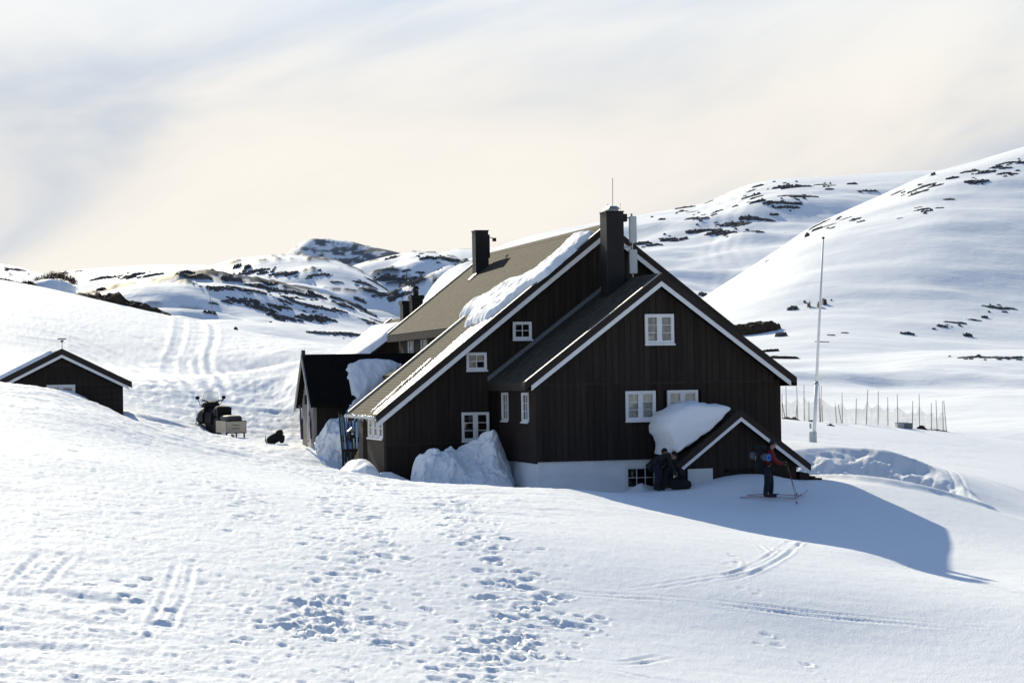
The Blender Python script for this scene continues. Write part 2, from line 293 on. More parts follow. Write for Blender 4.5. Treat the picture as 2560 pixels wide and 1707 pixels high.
# ================================================================== SETTING: near snow
def fan_rows(y0, y1, g):
    r = [y0]
    while r[-1] < y1: r.append(r[-1]*(1+g(r[-1])))
    return np.array(r)
def near_ground():
    Ys = fan_rows(5., 170., lambda y: .03 if y < 22 else (.0042 if y < 27 else (.0024 if y < 100 else .0034)))
    sd = np.linspace(-.285, .285, 760); so_ = .285*np.exp(np.linspace(.04, 2.4, 26)); S = np.r_[-so_[::-1], sd, so_]
    Y, s = np.meshgrid(Ys, S, indexing='ij'); X = s*Y
    Z = Hn(X, Y)
    # wind texture: long low sastrugi, finer crust; more trampled on the left of the lodge
    tr = sstep(6, -4, X-(Y-60)*.06)*sstep(24, 34, Y)
    Z += .07*fbm(X*.16, Y*.10, 3, 3)*sstep(20, 40, Y)*(1-.75*sstep(50, 62, Y))
    var = .25+1.5*sstep(-.15, .35, fbm(X*.11+3, Y*.07, 23, 3))
    Z += var*(.030+.014*tr)*fbm(X*.35+Y*.12, Y*1.1-X*.2, 5, 4, .55)
    Z += (.4+.6*var)*(.012+.018*tr)*fbm(X*1.9, Y*2.3, 9, 4, .62)
    Z += (.005+.008*tr)*fbm(X*8, Y*5, 19, 3, .65)
    B0 = Z; Z = np.zeros_like(B0)
    def win(cx, cy, rx, ry):
        i0, i1 = np.searchsorted(Ys, [cy-ry, cy+ry]); i1 += 1
        j0, j1 = np.searchsorted(S, [(cx-rx)/max(cy, 1)-.002, (cx+rx)/max(cy, 1)+.002]); return slice(max(i0-1, 0), i1+1), slice(max(j0-1, 0), j1+1)
    rg = np.random.RandomState(4)
    def dent(cx, cy, rx, ry, depth, ang, rim=.35):
        R = 2.1*max(rx, ry); a, b = win(cx, cy, R, R); x = X[a, b]-cx; y = Y[a, b]-cy
        if x.size == 0: return
        c, sn = math.cos(ang), math.sin(ang); p = (x*c+y*sn)/rx; q = (-x*sn+y*c)/ry; r = np.sqrt(p*p+q*q)+.35*fbm(x*7+cx*3.1, y*7+cy*1.7, 77, 2)
        Z[a, b] += -depth*(1-sstep(.55, 1.05, r))+depth*rim*np.exp(-((r-1.25)/.22)**2)*(.5+fbm(x*9+cx, y*9, 31, 2))
    hit = lambda px, py: ground_hit(px, py)
    def path(pts):
        P = np.array([hit(*p) for p in pts])[:, :2]
        for _ in range(3):
            Q = [P[0]]
            for i in range(len(P)-1): Q += [.75*P[i]+.25*P[i+1], .25*P[i]+.75*P[i+1]]
            P = np.array(Q+[P[-1]])
        return P
    def along(P, step):
        d = np.r_[0, np.cumsum(np.hypot(*np.diff(P, axis=0).T))]; t = np.arange(0, d[-1], step)
        return np.c_[np.interp(t, d, P[:, 0]), np.interp(t, d, P[:, 1])]
    def trail(pts, width, per_m, depth, size=.15):
        depth *= .37; size *= .62; per_m *= 1.9; width *= 1.45
        P = along(path(pts), 1./per_m)
        for x, y in P:
            k = rg.lognormal(0, .35)
            dent(x+rg.normal()*width, y+rg.normal()*width*1.3, size*k*(.8+.5*rg.rand()), size*k*(.9+.6*rg.rand()), depth*k*(.4+.9*rg.rand()), rg.rand()*3.1, .3+.5*rg.rand())
    def groove(pts, off, w, depth, rim=.4):
        depth *= .62
        P = along(path(pts), .12); t = np.gradient(P, axis=0); t /= np.linalg.norm(t, axis=1)[:, None]+1e-9; n = np.c_[-t[:, 1], t[:, 0]]
        acc = {}
        for o in off:
            Q = P+n*o; Q += np.c_[fbm(Q[:, 0]*.5, Q[:, 1]*.5, 61), fbm(Q[:, 0]*.5, Q[:, 1]*.5, 67)]*.05
            D = np.full(Z.shape, 9., np.float32)
            for i0 in range(0, len(Q), 12):
                q = Q[max(i0-1, 0):i0+13]; c = q.mean(0); R = np.abs(q-c).max(0)+4*w; a, b = win(c[0], c[1], R[0], R[1]); x = X[a, b]; y = Y[a, b]
                if x.size == 0: continue
                d2 = np.full(x.shape, 81.)
                for k in range(len(q)): d2 = np.minimum(d2, (x-q[k, 0])**2+(y-q[k, 1])**2)
                D[a, b] = np.minimum(D[a, b], np.sqrt(d2))
            near = np.nonzero(D < 4*w); d = D[near]; nz = np.clip(.75+1.1*fbm(X[near]*.8, Y[near]*.8, 71, 3), 0, 2); nz = nz*sstep(0, 1.8, np.minimum(np.hypot(X[near]-Q[0, 0], Y[near]-Q[0, 1]), np.hypot(X[near]-Q[-1, 0], Y[near]-Q[-1, 1])))
            Z[near] += nz*(-depth*np.exp(-(d/w)**2)+depth*rim*np.exp(-((d-1.9*w)/(.7*w))**2))
    # trampled trails
    trail([(490, 1080), (650, 1140), (860, 1215), (1050, 1235), (1260, 1260)], .45, 9, .05)
    trail([(300, 1075), (430, 1130), (560, 1210), (680, 1290), (800, 1330)], .5, 7, .05)
    trail([(860, 1190), (880, 1290), (900, 1370), (870, 1450), (800, 1540), (740, 1590)], .35, 9, .07, .16)
    trail([(1120, 1240), (1180, 1330), (1250, 1400), (1300, 1480), (1310, 1560), (1250, 1640), (1180, 1720)], .28, 8, .08, .16)
    trail([(700, 1600), (800, 1560), (900, 1545)], .30, 8, .13, .14)
    trail([(820, 1500), (770, 1565), (740, 1590)], .22, 7, .14, .15)
    trail([(1320, 1520), (1270, 1580), (1230, 1640), (1330, 1600)], .25, 7, .13, .14)
    trail([(880, 1550), (960, 1600), (1100, 1620), (1250, 1650)], .35, 9, .09, .15)
    trail([(100, 1590), (350, 1560), (600, 1500), (900, 1470)], .6, 4, .06, .14)
    trail([(1900, 1590), (1990, 1640), (2060, 1690)], .2, 2.2, .07, .13); trail([(1820, 1390), (1840, 1450), (1990, 1510)], .2, 2.0, .05, .11)
    trail([(1400, 1500), (1430, 1560), (1420, 1660)], .2, 2.0, .12, .15)
    for k in range(4200):    # scattered prints and lumps on the left field
        px = rg.uniform(-100, 1420); py = 1180+530*rg.rand()**.8
        if px > 1250 and rg.rand() < .6: continue
        x, y = at(px, py, 40)[:2]*1.; q = CAM+ray(px, py)*((pl(x, 45)-4-.2)/ray(px, py)[2]); k_ = rg.lognormal(0, .4)
        if 20 < q[1] < 75: dent(q[0], q[1], .048*k_, .06*k_, .015*k_*(1 if rg.rand() < .8 else -.7), rg.rand()*3, .4)
    for px, py in [(315, 1492), (300, 1528), (345, 1508), (430, 1530), (330, 1470), (370, 1448), (225, 1467)]:
        q = hit(px, py); dent(q[0], q[1], .15, .14, .06, 0)
    # ski tracks
    groove([(470, 1400), (455, 1440), (425, 1520), (385, 1595)], (-.17, .17), .06, .05)
    groove([(150, 1375), (95, 1430), (40, 1490)], (-.30, .30), .07, .06)
    groove([(1500, 1485), (1640, 1468), (1780, 1450), (1900, 1428), (1960, 1390), (2000, 1350), (2040, 1310)], (-.12, .12), .05, .035)
    groove([(1760, 1460), (1890, 1435), (1980, 1370), (2010, 1335)], (-.12, .2), .05, .05)
    groove([(1280, 1472), (1500, 1488), (1700, 1502), (1950, 1525), (2250, 1550), (2560, 1578)], (-.14, .14), .07, .055)
    groove([(2150, 1395), (2350, 1440), (2560, 1500)], (-.14, .14), .05, .04); groove([(2080, 1400), (2300, 1470), (2600, 1540)], (-.14, .14), .05, .025)
    groove([(0, 1318), (180, 1330), (330, 1352), (460, 1376)], (-.12, .12), .07, .05)
    groove([(0, 1275), (200, 1290), (420, 1300)], (-.15, .15), .06, .04)
    groove([(1690, 1640), (1560, 1665), (1450, 1650)], (-.1, .1), .07, .05); groove([(1480, 1665), (1580, 1690), (1720, 1712)], (0.,), .09, .07)
    groove([(1850, 1395), (1860, 1440), (1900, 1432)], (-.1, .1), .05, .04); groove([(1860, 1340), (1930, 1385), (1970, 1400)], (-.1, .1), .05, .04)
    groove([(2270, 1170), (2310, 1205), (2330, 1215)], (-.1, .1), .07, .05); groove([(2360, 1170), (2400, 1215), (2420, 1245)], (-.2, .2), .07, .06)
    # snowmobile lanes on the hillside and in the hollow
    for pts, o, w, d in [([(0, 822), (120, 835), (260, 880), (380, 930), (480, 990)], (-.3, .3), .22, .14), ([(0, 845), (150, 862), (300, 912), (430, 975)], (-.35, .35), .2, .13),
                         ([(470, 785), (475, 830), (462, 880), (440, 915), (480, 960), (540, 1010)], (-.5, -.1, .4), .22, .15), ([(500, 800), (530, 850), (500, 900), (540, 960), (560, 1010)], (-.3, .3), .2, .12),
                         ([(0, 780), (200, 815), (420, 870), (640, 950)], (-.3, .3), .2, .08), ([(420, 990), (500, 1010), (540, 1050), (560, 1090)], (-.4, .4), .16, .10), ([(600, 1010), (640, 1050), (720, 1085)], (-.3, .3), .15, .08),
                         ([(0, 740), (180, 775), (380, 820), (600, 840)], (-.3, .3), .2, .07), ([(300, 840), (420, 852), (560, 900), (640, 935)], (-.3, .3), .2, .1)]:
        groove(pts, o, w, d, .5)
    for k in range(420):
        px = rg.uniform(330, 760); py = rg.uniform(960, 1120); q = hit(px, py)
        if q[1] > 74: dent(q[0], q[1], .22*rg.lognormal(0, .3), .18, .03*rg.choice([1, -1]), rg.rand()*3, .3)
    Z = B0+np.where(Z < 0, .12*np.tanh(Z/.12), .05*np.tanh(Z/.05))
    o = gridmesh('snow_ground', np.stack([X, Y, Z], -1), SNOW); setm(o, kind='structure')
    return Ys, S, Z
NEAR = near_ground()
# field behind the photographer
def field_behind():
    xs = np.linspace(-3500, 3500, 60); ys = -np.r_[np.geomspace(1, 4200, 40)][::-1]+6.5; Y, X = np.meshgrid(ys, xs, indexing='ij')
    Z = 1.2+.03*np.maximum(0, -Y)**.95+40*fbm(X*.0012, Y*.0012, 2, 3)*sstep(-30, -600, Y)-.004*np.abs(X)
    setm(gridmesh('snow_field', np.stack([X, Y, Z], -1), SNOWFAR), kind='structure')
field_behind()
# ================================================================== SETTING: far hills
def sky_t(pts):
    s = []; t = []
    for px, py in pts: r = ray(px, py); s.append(r[0]/r[1]); t.append(r[2]/r[1])
    return np.array(s), np.array(t)
RIDGES = [  # skyline pixels, distance at both ends, front length, power, back length
    dict(p=[(-400, 735), (100, 742), (204, 730), (265, 712), (316, 697), (357, 690), (434, 673), (469, 667), (520, 676), (600, 690), (700, 700), (800, 725), (880, 760), (960, 800), (1060, 830), (1200, 850), (1500, 880)], D=(380, 380), Lf=165, k=1.0, Lb=160, a=12, w=52),
    dict(p=[(-600, 660), (0, 665), (51, 659), (102, 665), (153, 675), (204, 682), (255, 692), (306, 702), (420, 725), (700, 780), (900, 800)], D=(640, 640), Lf=180, k=1., Lb=250, a=9, w=90),
    dict(p=[(300, 760), (420, 700), (510, 668), (561, 645), (612, 630), (663, 627), (755, 622), (816, 637), (867, 651), (934, 700), (1000, 760), (1150, 800)], D=(760, 760), Lf=230, k=1.1, Lb=300, a=24, w=80),
    dict(p=[(600, 770), (780, 705), (867, 652), (934, 637), (995, 620), (1051, 609), (1097, 617), (1148, 637), (1199, 655), (1300, 700), (1450, 760)], D=(820, 820), Lf=240, k=1.1, Lb=300, a=24, w=80),
    dict(p=[(-900, 640), (-200, 640), (0, 643), (41, 645), (97, 663), (150, 690), (260, 710)], D=(3600, 3600), Lf=1400, k=1., Lb=800, a=10, w=500),
    dict(p=[(20, 700), (117, 665), (204, 658), (306, 650), (434, 645), (551, 649), (660, 660), (800, 680), (1000, 700)], D=(4300, 4300), Lf=1600, k=1., Lb=900, a=8, w=600),
    dict(p=[(620, 720), (690, 640), (704, 622), (724, 607), (755, 586), (775, 579), (801, 575), (837, 579), (893, 586), (944, 599), (1005, 614), (1046, 627), (1120, 660), (1200, 700)], D=(3000, 3000), Lf=300, k=1.0, Lb=600, a=50, w=120),
    dict(p=[(980, 690), (1040, 640), (1082, 608), (1112, 604), (1184, 609), (1230, 603), (1290, 596), (1340, 591), (1400, 592), (1600, 600), (1900, 620)], D=(2400, 2400), Lf=900, k=1., Lb=800, a=20, w=350),
    dict(p=[(1050, 700), (1250, 625), (1330, 590), (1420, 561), (1480, 546), (1560, 534), (1660, 516), (1760, 501), (1812, 493), (1830, 472), (1880, 456), (1950, 437), (2010, 433), (2100, 429), (2200, 423), (2300, 416), (2350, 413), (2600, 400), (3400, 300)], D=(1300, 1500), Lf=880, k=1.0, Lb=600, a=10, w=110),
    dict(p=[(1400, 930), (1560, 880), (1650, 830), (1720, 780), (1790, 728), (1870, 676), (1960, 612), (2030, 564), (2150, 511), (2250, 469), (2350, 419), (2440, 396), (2560, 353), (2800, 280), (3600, 150)], D=(640, 900), Lf=470, k=1.2, Lb=420, a=2.2, w=100),
]
for r in RIDGES:
    r['s'], r['t'] = sky_t(r['p'])
def base_far(X, Y):
    s = X/Y
    left = 1.0+.026*Y; right = -7.5+.036*Y
    w = sstep(-.02, .06, s); b = left*(1-w)+right*w
    return np.where(Y < 500, b, np.where(w > .5, 10.5, 14)+0*b)
def Zf0(X, Y, noise=True):
    s0 = X/Y; b = np.minimum(left_right(X, Y), 60); z = b.copy(); L0 = .35*Y+60
    wp = fbm(X/L0*2.2, np.log(Y)*9, 210, 3)*.016
    for i, r in enumerate(RIDGES):
        s = s0+wp*(1 if i in (0, 1, 2, 3, 8, 9) else .3); f = np.clip((s-r['s'][0])/(r['s'][-1]-r['s'][0]), 0, 1); D = r['D'][0]+(r['D'][1]-r['D'][0])*f
        wob = D*(1+(.06 if i < 8 else .012)*fbm(s*(14 if i < 8 else 5)+i*5, s*0+i, 200+i, 2)); e4 = .002 if i == 6 else .006; tt = (np.interp(s-2*e4, r['s'], r['t'])+2*np.interp(s-e4, r['s'], r['t'])+2*np.interp(s, r['s'], r['t'])+2*np.interp(s+e4, r['s'], r['t'])+np.interp(s+2*e4, r['s'], r['t']))/8
        q = (Y-wob); g = np.where(q < 0, np.clip(1+q/r['Lf'], 0, 1), np.clip(1-q/r['Lb'], 0, 1)); g = (g if i == 6 else g*g*(3-2*g))**r['k']
        edge = sstep(r['s'][0], r['s'][0]+.02, s)*(1-sstep(r['s'][-1]-.02, r['s'][-1], s)) if i not in (0, 1, 4, 8, 9) else 1
        up = (4+wob*tt-b)*edge; zz = b+up*g
        if noise:
            a = np.minimum(up.clip(0)*.45, r['a'])*sstep(0, .25, g)*(1-.93*sstep(.45, .97, g)); w = r['w']
            n = fbm(X/w/1.5+i*3, Y/w, 300+i, 5, .5); zz = zz+a*(1.5*n-.9*np.abs(fbm(X/w/1.8+9, Y/w*1.2, 400+i, 3, .5))+.1)
            lim = 4+Y*tt*.985; k_ = np.maximum(.004*Y, .5); zz = lim-k_*np.logaddexp(0, (lim-zz)/k_); zz = np.where(q > 0, np.minimum(zz, 4+wob*tt), zz)
        z = np.maximum(z, zz)
    return z
def left_right(X, Y):
    s = X/Y; w = sstep(-.03, .05, s); Yc = np.minimum(Y, 520)
    return (1.0+.026*Yc)*(1-w)+(-7.5+.036*Yc)*w
def crag(X, Y):    # wind-swept rocky ground: where it crops out and how far it stands up
    s = X/Y; left = sstep(290, 330, Y)*sstep(1000, 900, Y)*sstep(.02, -.02, s); back = sstep(760, 860, Y)*sstep(1600, 1500, Y)*sstep(-.01, .03, s)
    k = np.where(Y < 1000, 1., .55); a = fbm(X/48*k+4, Y/17*k, 141, 3, .55); b = fbm(X/9*k, Y/7*k, 151, 4, .62); back = back*0; m_ = (left+back)*sstep(.26, .45, a+.45*b)
    return m_*(.35+1.3*np.abs(b))/k, (left+back)*sstep(.38, .46, a+.62*b)
def Zf(X, Y):
    return Zf0(X, Y)+crag(X, Y)[0]+.5*fbm(X*.03, Y*.05, 41, 4, .55)*sstep(150, 260, Y)
FAR = {}
def Zl(X, Y):   # bilinear lookup in the far sheet
    ly = np.interp(np.log(Y), FAR['Y'], np.arange(len(FAR['Y']))); ls = np.interp(X/Y, FAR['S'], np.arange(len(FAR['S'])))
    i = np.minimum(ly.astype(int), len(FAR['Y'])-2); j = np.minimum(ls.astype(int), len(FAR['S'])-2); a = ly-i; b = ls-j; Z = FAR['Z']
    return (Z[i, j]*(1-b)+Z[i, j+1]*b)*(1-a)+(Z[i+1, j]*(1-b)+Z[i+1, j+1]*b)*a
def far_ground():
    Ys = fan_rows(140., 9000., lambda y: .0058 if y < 1500 else (.0009 if 2850 < y < 3020 else (.004 if 2450 < y < 3100 else .014))); S = np.r_[np.linspace(-1.2, -.31, 24)[:-1], np.linspace(-.31, .31, 620), np.linspace(.31, 1.2, 24)[1:]]
    Y, s = np.meshgrid(Ys, S, indexing='ij'); X = s*Y; Z = Zf(X, Y)
    FAR.update(Y=np.log(Ys), S=S, Z=Z.copy())
    Z -= 5*sstep(185, 140, Y)
    Z = np.where(Y > 6500, -80., Z)
    o = gridmesh('snow_hills', np.stack([X, Y, Z], -1), None or SNOWHILL); setm(o, kind='structure')
    # bare rock shows on the steep faces of the far peak and in wind-swept speckles
    i = RIDGES[6]; pk = ((Y > 2300) & (Y < 3300) & (s > i['s'][0]) & (s < i['s'][-1])).astype(float)
    n = fbm(X*.075+Z*.05, Z*.17, 81, 4, .68)
    rock = pk*sstep(-.12, .16, n+.06)*.85
    rock = np.maximum(rock, crag(X, Y)[1])
    ca = o.data.attributes.new('bare', 'FLOAT', 'POINT'); ca.data.foreach_set('value', rock.astype(np.float32).ravel())
    return o
def hill_mat():
    M = snow_mat('snow_hill', .22, .5, .45); nt = M.node_tree; b = nt.nodes['Principled BSDF']; N = nt.nodes.new; L = nt.links.new
    at_ = N('ShaderNodeAttribute'); at_.attribute_name = 'bare'; mx = N('ShaderNodeMix'); mx.data_type = 'RGBA'
    L(at_.outputs['Fac'], mx.inputs[0]); mx.inputs[6].default_value = (.90, .925, .95, 1); mx.inputs[7].default_value = (.066, .070, .080, 1); L(mx.outputs[2], b.inputs['Base Color'])
    return M
SNOWHILL = hill_mat()
HILLS = far_ground()
# rocks that stick out of the snow: each an uneven lump resting on the slope
def rock_patch(px, py, w, h, f=Zl, parent=None, y0=150., y1=5000., matr=None, name='rock', seed=0, res=None, tall=1., rough=1.):
    q = ground_hit(px, py+h*.35, f, y0, y1, 1400); Y0 = q[1]; sc = Y0/F; a = w*.5*sc*1.12; hh = h*sc*tall
    bdep = max(a*.45, hh*1.1); n, mm = res or (9, 17)
    X, Y = np.meshgrid(np.linspace(-1, 1, mm), np.linspace(-1, 1, n)); r = np.sqrt(X*X+Y*Y)
    wx = q[0]+X*a*1.15; wy = q[1]+Y*bdep*1.15
    nz = fbm(X*2.3+seed*1.7, Y*1.9+seed*.9, 500+seed, 3, .6); nz = nz*rough; jag = np.abs(fbm(X*5+seed, Y*4, 600+seed, 2))*rough+.25*(1-rough)
    m_ = 1-sstep(.55, .9, r+.9*nz+.5*rough*fbm(X*7+seed, Y*5, 650+seed, 2))
    top = hh*(m_*(.55+.9*jag+.35*nz))-hh*.28*(1-m_)
    z = f(wx, wy)+top
    o = gridmesh(name, np.stack([wx, wy, z], -1), matr or ROCK, parent, smooth=False)
    return o
def add_rocks():
    A = [(960,265,130,40),(1140,272,90,30),(1270,235,90,25),(1400,240,120,30),(1290,300,120,30),(1210,245,70,15),(1560,252,90,20),(640,260,50,20),(700,250,120,18),(920,235,60,20),(1165,205,40,25),(1215,212,35,25),(1075,318,90,18),(1230,328,140,18),(1390,330,160,20),(1520,350,120,25),(1200,375,130,25),(1110,385,60,12),(1050,395,50,10),(1430,360,110,18),(1330,410,150,18),(1420,385,100,14),(1400,412,60,14),(1560,410,130,25),(1640,425,100,20),(1030,432,60,16),(1480,460,300,28),(1370,470,60,14),(1720,405,120,20),(1650,365,60,15),(1770,383,60,10),(1810,440,60,12),(1650,288,60,8),(1820,292,110,15),(1880,270,80,8),(1990,270,130,12),(2030,287,80,12),(1920,350,150,16),(1840,480,100,12),(1640,540,200,22),(2120,118,180,40),(2170,175,180,30),(1920,165,60,15),(2240,185,80,15),(2150,225,40,8),(1990,235,40,10),(2060,243,40,8),(90,225,100,20),(210,235,60,12),(300,240,70,10),(380,232,40,8),(530,265,110,14),(500,320,50,20),(120,205,50,8)]
    B = [(1130,268,160,32),(1310,257,80,12),(960,262,60,12),(920,290,40,8),(1450,252,50,14),(1330,282,50,8),(1040,345,230,30),(940,318,100,18),(1150,318,140,12),(1100,380,110,14),(700,345,40,6),(835,370,30,10),(740,397,60,12),(720,415,40,10),(640,432,90,16),(450,437,30,12),(400,425,16,10),(950,440,130,22),(1040,413,50,14),(840,460,160,14),(720,500,240,30),(510,543,100,22),(450,538,30,8),(940,500,80,8),(380,572,110,30),(340,565,40,20),(520,375,180,14),(330,388,80,12),(580,398,100,8),(1530,292,80,8),(1690,296,60,8),(1876,202,30,20),(1860,262,110,16),(1780,295,120,14),(1980,222,60,14),(2110,190,140,18),(2230,165,80,18),(2310,140,90,16),(2090,240,110,20),(2270,197,80,14),(1960,333,70,8),(1830,390,80,16),(1910,378,40,8),(1800,375,40,5),(1700,432,30,5),(1440,435,90,10),(1300,470,120,16),(1270,488,60,14),(1212,520,24,30),(1500,448,40,10),(1375,437,30,8),(1140,905,50,30),(1200,870,16,16),(1224,890,16,40),(1300,872,26,40),(1275,890,16,40),(1340,865,8,10),(670,835,50,24),(1000,657,24,8),(2235,905,130,18),(2150,950,40,18),(2000,985,80,18),(1925,1000,50,16),(2090,968,60,10),(1740,1037,60,18),(1880,1012,20,10),(2060,1048,40,24),(1410,1033,40,8),(1340,1045,40,8),(1290,1082,60,5),(2180,1163,340,14),(2070,1162,60,10)]
    L = [(x*.5102, 560+y*.5102, w*.5102, h*.5102) for x, y, w, h in A]+[(1440+x*.4762, 340+y*.4762, w*.4762, h*.4762) for x, y, w, h in B]
    for i, (x, y, w, h) in enumerate(L):
        if w > 34:     # long outcrops break up into several rocks in a row
            k = max(2, int(w//26))
            for j in range(k):
                fx = (j+.5)/k-.5; rr = random.random
                rock_patch(x+fx*w+(rr()-.5)*7, y+(rr()-.5)*h*.5+fx*h*.2, w/k*(1.1+.9*rr()), h*(.30+.35*rr()), parent=HILLS, seed=i*7+j, res=(9, 20))
            for j in range(k*2):
                rr = random.random; rock_patch(x+(rr()-.5)*w*1.3, y+(rr()-.5)*h*2.2, 5+7*rr(), 2.5+2.5*rr(), parent=HILLS, seed=i*7+j+3000, res=(5, 8))
        else: rock_patch(x, y, w, h*.85, parent=HILLS, seed=i*7, res=(7, 12))
add_rocks()
# ================================================================== THE LODGE
LOC0 = (ORG[0], ORG[1], 0)
lodge = empty('mountain_lodge', LOC0, TH, 'large dark brown wooden mountain lodge with steep shingled roofs and white window frames', 'lodge')
def roof_slab(name, ua, za, ub, zb, v0, v1, parent, thick=.12, course=.15, mat_=None):
    n = max(2, int(math.hypot(ub-ua, zb-za)/course)); L = math.hypot(ub-ua, zb-za); nx, nz = -(zb-za)/L, (ub-ua)/L
    if nz < 0: nx, nz = -nx, -nz
    P = []
    for i in range(n):
        a = i/n; b = (i+1)/n
        P += [(ua+(ub-ua)*a+nx*.008, za+(zb-za)*a+nz*.008), (ua+(ub-ua)*b, za+(zb-za)*b)]
    P += [(ub, zb-thick), (ua, za-thick)]
    return MB().prism(P if ub > ua else P[::-1], v0, v1).build(name, mat_ or SHINGLE, parent)
def verge(name, ua, za, ub, zb, v0, v1, o0, o1, m_, parent):   # board that follows the roof edge, o0/o1 below the roof surface
    return MB().prism([(ua, za-o1), (ub, zb-o1), (ub, zb-o0), (ua, za-o0)], v0, v1).build(name, m_, parent)
def planks(wall, v0, u0, u1, zlo, zhi, holes=(), w=.215, th=.028, gap=.011, m_=None):
    n = max(1, round((u1-u0)/w)); w = (u1-u0)/n
    for i in range(n):
        a = u0+i*w+gap/2; b = u0+(i+1)*w-gap/2; pr = v0-th-(.007 if i % 2 else 0)-random.random()*.003
        lo = max(zlo(a), zlo(b)); ha, hb = zhi(a), zhi(b)
        if min(ha, hb)-lo < .05: continue
        cuts = [(z0, z1) for (h0, h1, z0, z1) in holes if h0 < b-.02 and h1 > a+.02]
        segs = [(lo, None)]
        for z0, z1 in sorted(cuts):
            l, _ = segs.pop(); segs += [(l, z0), (z1, None)]
        for l, h in segs:
            ta, tb = (ha, hb) if h is None else (h, h)
            if min(ta, tb)-l > .04: MB().prism([(a, l), (b, l), (b, tb), (a, ta)], pr, v0).build('plank', m_ or WOOD, wall)
def window(parent, x, y, z, rz, W, Hh, rows=3, cols=2, double=True, inside='curtain', casing=.075, sill=True, mt=None):
    """x, y, z: lower left outer corner on the wall face; local x along the wall, local y into the wall"""
    mt = mt or WHITE; m_ = MB(); c = casing; d0, d1 = -.055, .05
    m_.box((0, d0, 0), (c, d1, Hh)).box((W-c, d0, 0), (W, d1, Hh)).box((c, d0, Hh-c), (W-c, d1, Hh)).box((c, d0, 0), (W-c, d1, c))
    if sill: m_.box((-.03, -.10, -.035), (W+.03, -.056, .02))
    o = m_.build('window', mt, parent, bevel=.006, seg=1); o.location = (x, y, z); o.rotation_euler = (0, 0, rz)
    s_ = MB(); t = .05; k = .022; xs = []
    if double:
        mid = W/2; s_.box((mid-.055, -.035, c), (mid+.055, .03, Hh-c)); halves = [(c, mid-.055), (mid+.055, W-c)]
    else: halves = [(c, W-c)]
    px = []
    for a, b in halves:
        s_.box((a, -.03, c), (a+t*.6, .02, Hh-c)).box((b-t*.6, -.03, c), (b, .02, Hh-c)).box((a+t*.6, -.03, c), (b-t*.6, .02, c+t)).box((a+t*.6, -.03, Hh-c-t*.7), (b-t*.6, .02, Hh-c))
        n = 1 if double else cols; a2, b2 = a+t*.6, b-t*.6
        for i in range(1, n): q = a2+(b2-a2)*i/n; s_.box((q-k/2, -.026, c+t), (q+k/2, .016, Hh-c-t*.7))
        for i in range(n): px.append((a2+(b2-a2)*i/n, a2+(b2-a2)*(i+1)/n))
        for j in range(1, rows):
            q = c+t+(Hh-2*c-1.7*t)*j/rows; s_.box((a2, -.024, q-k/2), (b2, .014, q+k/2))
    s_.build('sash', mt, o)
    z0, z1 = c+t, Hh-c-t*.7
    for a, b in px:
        for j in range(rows):
            za, zb = z0+(z1-z0)*j/rows, z0+(z1-z0)*(j+1)/rows; tl = (random.random()-.5)*.006
            mesh('pane', [(a, .004+tl, za), (b, .004-tl, za), (b, .004-tl, zb), (a, .004+tl, zb)], [[0, 1, 2, 3]], GLASS, o)
    if inside == 'curtain':
        v = []; n = 26; a, b = c+.02, W-c-.02
        for i in range(n+1): xx = a+(b-a)*i/n; yy = .10+.018*math.sin(i*1.9)+.012*math.sin(i*.7); v += [(xx, yy, c), (xx, yy, Hh-c)]
        mesh('curtain', v, [[2*i, 2*i+2, 2*i+3, 2*i+1] for i in range(n)], CURT, o, True)
    MB().box((.01, .16, .01), (W-.01, .18, Hh-.01)).build('dark_interior', ROOM, o)
    return o
# ---- main house: roof surfaces
RZ, RK, RU = 9.33, .78, 3.88
zm = lambda u: RZ-RK*abs(u-RU)
WZ, WK, WU = 7.37, .745, 4.18
zw = lambda u: WZ-WK*abs(u-WU)
VF, VB, VS = 4.2, 21.0, 9.25
main_roof = roof_slab('main_roof', -.45, zm(-.45), RU, RZ, VF, VB, lodge)
roof_slab('catslide_roof', -4.38, zm(-4.38), -.45, zm(-.45), VF, VS, lodge)
roof_slab('rear_slope', 8.62, zm(8.62), RU, RZ, VF, VB, lodge)
MB().prism([(RU-.16, RZ-.11), (RU, RZ+.035), (RU+.16, RZ-.11), (RU, RZ-.02)], VF+.02, VB-.02).build('ridge_cap', SHINGLE, lodge)
for nm, ua, ub in (('left', -4.38, RU), ('right', 8.62, RU)):
    verge('verge_board', ua, zm(ua), ub, RZ, VF-.05, VF-.002, -.02, .23, WOODEDGE, lodge)
    verge('white_verge_board', ua, zm(ua), ub, RZ, VF-.03, VF+.012, .233, .42, WHITE, lodge)
verge('verge_flashing', -4.38, zm(-4.38), RU-.05, zm(RU-.05), VF-.06, VF+.05, -.05, -.022, LIT, lodge)
verge('verge_flashing', -.45, zm(-.45), RU, RZ, VB-.05, VB+.07, -.09, .02, LIT, lodge)
verge('verge_board', -.45, zm(-.45), RU, RZ, VB+.001, VB+.05, .022, .3, WOODEDGE, lodge)
verge('verge_flashing', -4.38, zm(-4.38), -.05, zm(-.05), VS-.06, VS+.07, -.10, .02, LIT, lodge)
verge('verge_board', -4.38, zm(-4.38), -.3, zm(-.3), VS+.001, VS+.05, .022, .3, WOODEDGE, lodge)
